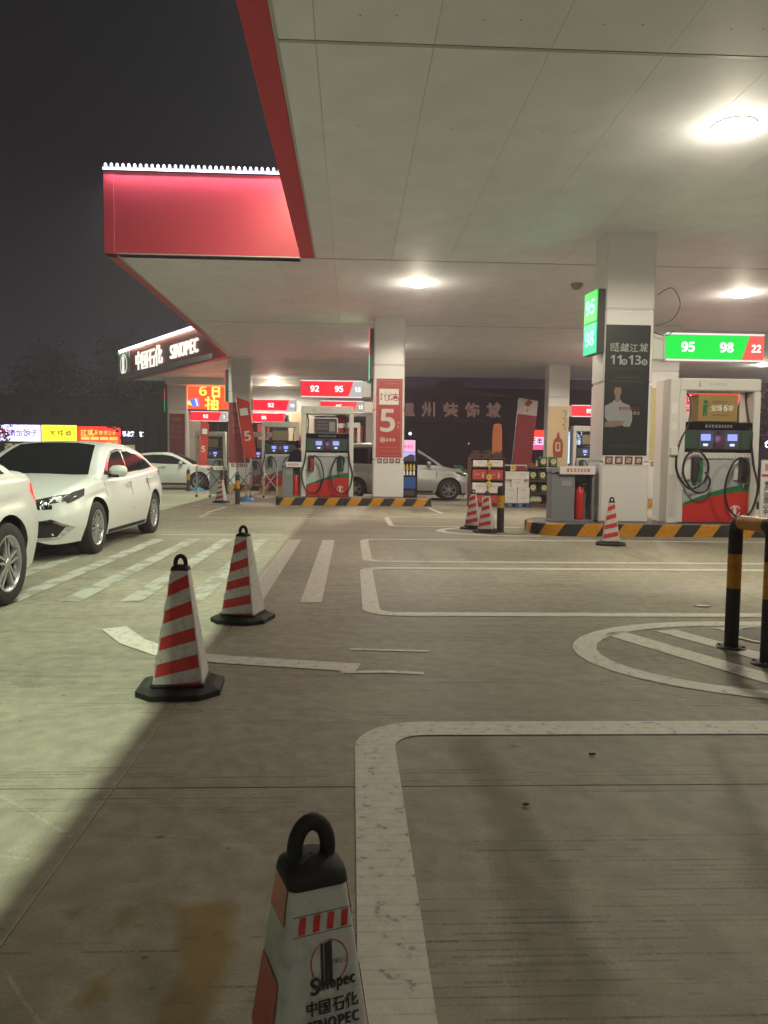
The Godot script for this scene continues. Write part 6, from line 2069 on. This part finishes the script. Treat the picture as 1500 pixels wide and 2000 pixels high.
# ---------------------------------------------------------------- beyond the forecourt
func tree(label: String, at: Vector3, h: float, spread: float, leaves: int, sd: int, low := 0.35) -> void:
	var o := thing("street_tree", label, "tree", at, 0.0, "street trees in the dark")
	var r := RandomNumberGenerator.new()
	r.seed = sd
	var st := new_st()
	tube(st, curve(PackedVector3Array([Vector3(0, 0, 0), Vector3(0.1, h * 0.3, 0.05), Vector3(-0.1, h * 0.6, 0), Vector3(0.05, h * 0.9, 0.1)]), 3), h * 0.035, 8, h * 0.008)
	var tips: Array[Vector3] = []
	for i in 9:
		var y := h * r.randf_range(low, 0.8)
		var a := r.randf() * TAU
		var e := Vector3(cos(a) * spread * r.randf_range(0.5, 0.95), y + h * r.randf_range(0.05, 0.2), sin(a) * spread * r.randf_range(0.5, 0.95))
		tube(st, curve(PackedVector3Array([Vector3(0, y, 0), Vector3(e.x * 0.4, lerpf(y, e.y, 0.7), e.z * 0.4), e]), 3), h * 0.012, 6, h * 0.003)
		tips.append(e)
		tips.append(Vector3(e.x * 0.6, lerpf(y, e.y, 0.8), e.z * 0.6))
	tips.append(Vector3(0, h * 0.95, 0))
	put("trunk", st, M.bark, o)
	var lf := new_st()
	quad(lf, Vector3(-0.5, 0, 0), Vector3(0, -0.22, 0.06), Vector3(0.5, 0, 0), Vector3(0, 0.22, 0.06), Vector3.BACK)
	lf.generate_normals()
	var mm := MultiMesh.new()
	mm.transform_format = MultiMesh.TRANSFORM_3D
	mm.mesh = lf.commit()
	mm.instance_count = leaves
	for i in leaves:
		var c: Vector3 = tips[r.randi() % tips.size()]
		var p := c + Vector3(r.randfn(0, 1), r.randfn(0, 0.75), r.randfn(0, 1)) * spread * 0.24
		var b := Basis(Vector3(r.randf() - 0.5, r.randf() - 0.5, r.randf() - 0.5).normalized(), r.randf() * TAU).scaled(Vector3.ONE * r.randf_range(0.1, 0.2) * (0.6 + 0.5 * spread))
		mm.set_instance_transform(i, Transform3D(b, p))
	var cr := MultiMeshInstance3D.new()
	cr.name = "crown"
	cr.multimesh = mm
	cr.material_override = M.leaf
	cr.set_meta("kind", "stuff")
	o.add_child(cr)

func shop_sign(label: String, x0: float, x1: float, y0: float, y1: float, z: float, m: Material, energy: float, c: Array) -> Node3D:
	var o := thing("shop_sign", label, "shop sign", Vector3((x0 + x1) / 2, (y0 + y1) / 2, z), 0.0, "lit shop signs across the street")
	boxed("light_box", Vector3(0, 0, -0.15), Vector3(x1 - x0, y1 - y0, 0.3), M.facade_dark, o, 0.02)
	boxed("face", Vector3(0, 0, 0.0), Vector3(x1 - x0 - 0.06, y1 - y0 - 0.06, 0.02), m, o)
	area_light("sign_light", Vector3(0, 0, 0.06), Vector2(x1 - x0, y1 - y0), Vector3(0, 0, 1), c, energy, o)
	return o

func build_background() -> void:
	var ink := mat("ink_violet", [0.05, 0.04, 0.12], 0.5)
	# row of shops over the street on the left
	var row := thing("shop_row", "dark two storey row of shops across the street behind the lit signs", "building", Vector3(-33, 0, -91))
	boxed("wall", Vector3(0, 4.2, -5), Vector3(34, 8.4, 9.5), M.facade_dark, row)
	for k in 10:
		var wd := boxed("window", Vector3(-15 + 3.3 * k, 6.6, -0.22), Vector3(1.6, 1.5, 0.06), M.dark_grey, row)
		boxed("pane", Vector3(0, 0, 0.04), Vector3(1.4, 1.3, 0.02), M.car_glass, wd)
	for q in [[-7.0, 1.4], [-3.0, 1.0], [7.0, 1.3], [9.6, 0.7]]: boxed("lit_shop_window", Vector3(q[0], 1.5, -0.2), Vector3(q[1], 2.4, 0.08), M.window_warm, row)
	var a := shop_sign("pale lilac lit shop sign at the left picture edge", -41.6, -36.05, 2.9, 4.88, -90, M.shop_lilac, 6.0, [0.62, 0.56, 1.0])
	hanzi("南站饺子", 0.75, ink, a, Vector3(0.75, 0.05, 0.012), 0.1, 1.12)
	plate("red_oval", disc(0.26, 16, Vector2(-1.45, 0.1), 0.42), 0.014, M.neon_red, a, 0.003)
	print_rows(0.3, 1.3, -0.55, 0.12, ink, a, 0.013, 3)
	var b := shop_sign("yellow lit shop sign between the lilac and the red ones, partly behind a tree", -36.0, -31.9, 2.88, 4.9, -90, M.shop_yellow, 4.0, [0.72, 0.66, 0.05])
	hanzi("文成烤", 0.62, mat("ink_olive", [0.06, 0.05, 0.01], 0.5), b, Vector3(0.15, 0.08, 0.012), 0.13, 1.45)
	var bl := new_st()
	for q in [rect(-1.9, -0.85, 1.9, -0.81), rect(-1.9, 0.81, 1.9, 0.85), rect(-1.9, -0.85, -1.86, 0.85), rect(1.86, -0.85, 1.9, 0.85)]: prism(bl, q, 0.012, 0.014)
	put("border_line", bl, M.amber, b)
	var c := shop_sign("red lit shop sign with yellow lettering across the street", -31.85, -26.9, 2.72, 4.78, -90, M.shop_red, 4.0, [1.0, 0.06, 0.03])
	hanzi("江味", 0.68, M.led_yellow, c, Vector3(-1.35, 0.32, 0.012), 0.17, 1.15)
	print_rows(-0.55, 2.2, 0.3, 0.5, M.led_yellow, c, 0.012, 5)
	for k in 4: boxed("yellow_block", Vector3(-1.6 + 1.08 * k, -0.36, 0.012), Vector3(0.95, 0.36, 0.01), M.led_yellow, c)
	print_rows(0.8, 2.2, -0.78, 0.16, M.led_yellow, c, 0.012, 6)
	var d := thing("shop_sign", "white-blue glowing letters on the dark shop front, right of the red sign", "shop sign", Vector3(-24.7, 3.95, -90), 0.0, "lit shop signs across the street")
	boxed("board", Vector3(-0.2, 0, -0.12), Vector3(4.9, 1.4, 0.2), mat("board_navy", [0.02, 0.025, 0.06], 0.5), d)
	for k in 6: print_rows(-2.0 + 0.46 * k, -1.6 + 0.46 * k, 0, 0.62, M.shop_blue, d, 0.0, 7 + k, "lettering")
	print_rows(1.25, 1.9, 0.0, 0.6, M.shop_blue, d, 0.0, 17, "lettering")
	area_light("sign_light", Vector3(-0.4, 0, 0.06), Vector2(4.0, 0.8), Vector3(0, 0, 1), [0.5, 0.6, 1.0], 6.0, d)
	var e := thing("shop_sign", "small white lit letters on the dark front just left of the farthest left column", "shop sign", Vector3(-21.4, 3.9, -90), 0.0, "lit shop signs across the street")
	boxed("board", Vector3(0, 0, -0.12), Vector3(1.3, 1.3, 0.2), M.board_navy, e)
	print_rows(-0.5, 0.5, 0.1, 0.7, M.shop_blue, e, 0.0, 19, "lettering")
	var pole := thing("sign_tower", "dark slim tower at the left end of the station shop", "building", Vector3(-13.3, 0, -55))
	boxed("shaft", Vector3(0, 3.3, -0.5), Vector3(0.75, 6.6, 1.0), mat("tower_grey", [0.1, 0.095, 0.1], 0.7), pole)
	boxed("side_shaft", Vector3(-1.0, 2.9, -0.5), Vector3(1.1, 5.8, 1.0), M.facade_dark, pole)
	tree("dark tree standing in front of the yellow and red shop signs", Vector3(-14.9, 0, -78), 6.4, 2.3, 2300, 5, 0.4)
	tree("dark tree whose leaves reach in at the left edge before the lilac sign", Vector3(-20.9, 0, -44), 3.0, 1.5, 900, 8, 0.3)
	tree("tall dark tree behind the shop row on the left", Vector3(-40, 0, -104), 15.0, 6.0, 2500, 11)
	tree("tall dark tree behind the red shop sign", Vector3(-29, 0, -106), 17.0, 6.0, 2500, 12)
	tree("dark tree left of the lit name fascia", Vector3(-19.5, 0, -70), 9.0, 3.4, 2200, 13)
	tree("dark green tree at the right edge beside pump 22", Vector3(25.6, 0, -44), 8.5, 2.6, 2600, 14, 0.25)
	tree("tree lit blue-white by the shop light left of the far pump", Vector3(17.9, 0, -58.5), 3.9, 0.9, 1300, 15, 0.3)
	tree("dark tree far right behind the right-edge tree", Vector3(34, 0, -60), 9.0, 3.0, 1800, 16)
	# decoration market gate, dark, with dim letters
	var g := thing("market_gate", "dark market building with dim letters under a low pitched orange roof", "building", Vector3(10.2, 0, -80.6))
	boxed("wall", Vector3(2, 4.5, -3), Vector3(30, 9.0, 6), M.facade_dark, g)
	boxed("name_beam", Vector3(0, 6.6, 0.2), Vector3(16, 3.0, 0.5), mat("beam_dark", [0.045, 0.03, 0.028], 0.7), g)
	var rf := new_st()
	prism(rf, P("-6.5,8.1 6.5,8.1 2.2,8.75 0.9,9.6 -0.9,9.6 -2.2,8.75"), -0.2, 0.9)
	put("roof", rf, M.roof_orange, g)
	for i in 5: hanzi("温州装饰城"[i], 1.3, M.city_letter, g, Vector3(-4.35 + 2.28 * i, 6.67, 0.46), 0.17, 1.0, false, 0.06)
	words("WENZHOU DECORATION MATERIAL CITY", 0.42, mat("city_small", [0.12, 0.1, 0.1], 0.6), g, Vector3(0.0, 5.55, 0.5), 0.04, 1.12)
	for q in [[-4.6, 2.9, 1.0, 1.3], [-3.6, 1.8, 0.7, 1.0]]: boxed("lit_window", Vector3(q[0] + 0.3, q[1], 0.05), Vector3(q[2], q[3], 0.06), M.window_warm, g)
	for q in [[5.75, 3.9, -75.0, 0.09, "tiny white street light beside the drinks machine"], [11.6, 3.0, -75, 0.06, "tiny yellowish lamp in the dark gap above the racks"]]:
		var l := thing("street_lamp", q[4], "lamp", Vector3(q[0], 0, q[2]), 0.0, "far street lamps")
		var ps := new_st()
		tube(ps, PackedVector3Array([Vector3.ZERO, Vector3(0, q[1], 0)]), 0.05, 6)
		put("post", ps, M.dark_grey, l)
		var sm := SphereMesh.new()
		sm.radius = q[3] * 1.6
		sm.height = q[3] * 3.2
		again("bulb", sm, M.led_white if q[3] > 0.07 else M.window_warm, l, Vector3(0, q[1], 0.1))
	var rb := thing("light_box_sign", "red and pink glowing sign behind the dark red flag", "sign", Vector3(14.7, 3.0, -60))
	boxed("upper_panel", Vector3(0, 0.5, 0), Vector3(1.25, 0.55, 0.3), M.shop_red, rb, 0.02)
	boxed("lower_panel", Vector3(0, -0.6, 0), Vector3(1.1, 0.35, 0.3), glow("box_pink", [1.0, 0.1, 0.25], 1.0), rb, 0.02)
	boxed("middle_panel", Vector3(0, -0.08, 0), Vector3(1.25, 0.62, 0.28), M.pink_glow, rb, 0.02)
	print_rows(-0.5, 0.5, -0.08, 0.45, M.board_navy, rb, 0.142, 23)
	boxed("post", Vector3(0, -1.9, -0.1), Vector3(0.2, 2.4, 0.2), M.dark_grey, rb)
	area_light("sign_light", Vector3(0, 0, 0.2), Vector2(1.2, 1.4), Vector3(0, 0, 1), [1.0, 0.3, 0.45], 2.0, rb)
	var bb := thing("light_box_sign", "blue-white glowing panel behind the small tree, left of the far pump", "sign", Vector3(17.6, 2.45, -60))
	boxed("panel", Vector3(0, 0, 0), Vector3(1.5, 2.6, 0.2), glow("panel_blue", [0.5, 0.75, 1.0], 1.2), bb, 0.02)
	boxed("post", Vector3(0, -1.85, -0.1), Vector3(0.2, 1.2, 0.2), M.dark_grey, bb)
	area_light("sign_light", Vector3(0, 0, 0.15), Vector2(1.4, 2.5), Vector3(0, 0, 1), [0.5, 0.75, 1.0], 3.0, bb)
	var ol := thing("lit_pillar", "orange glowing pillar rising behind the left rack", "lamp", Vector3(11.55, 0, -60))
	var os := new_st()
	lathe(os, P("0.0,0.0 0.16,0.0 0.16,1.7 0.36,1.75 0.4,2.3 0.38,3.6 0.3,4.2 0.0,4.25"), 14)
	put("lamp_body", os, M.lantern_orange, ol)
	var rs := shop_sign("dark shop front with white script sign at the right picture edge", 31.8, 35.0, 2.2, 3.5, -60, M.board_navy, 0.2, [0.6, 0.6, 1.0])
	var scr := new_st()
	tube(scr, curve(V3("-0.1,0.1,0.05 0.1,0.3,0.05 0.3,0.05,0.05 0.1,-0.2,0.05 -0.05,0.0,0.05 0.3,0.2,0.05 0.55,-0.05,0.05 0.8,0.1,0.05 1.1,-0.05,0.05"), 4), 0.035, 6)
	put("lettering", scr, M.led_white, rs)
	boxed("light_edge", Vector3(-1.5, 0, 0.03), Vector3(0.14, 1.2, 0.05), M.led_white, rs)
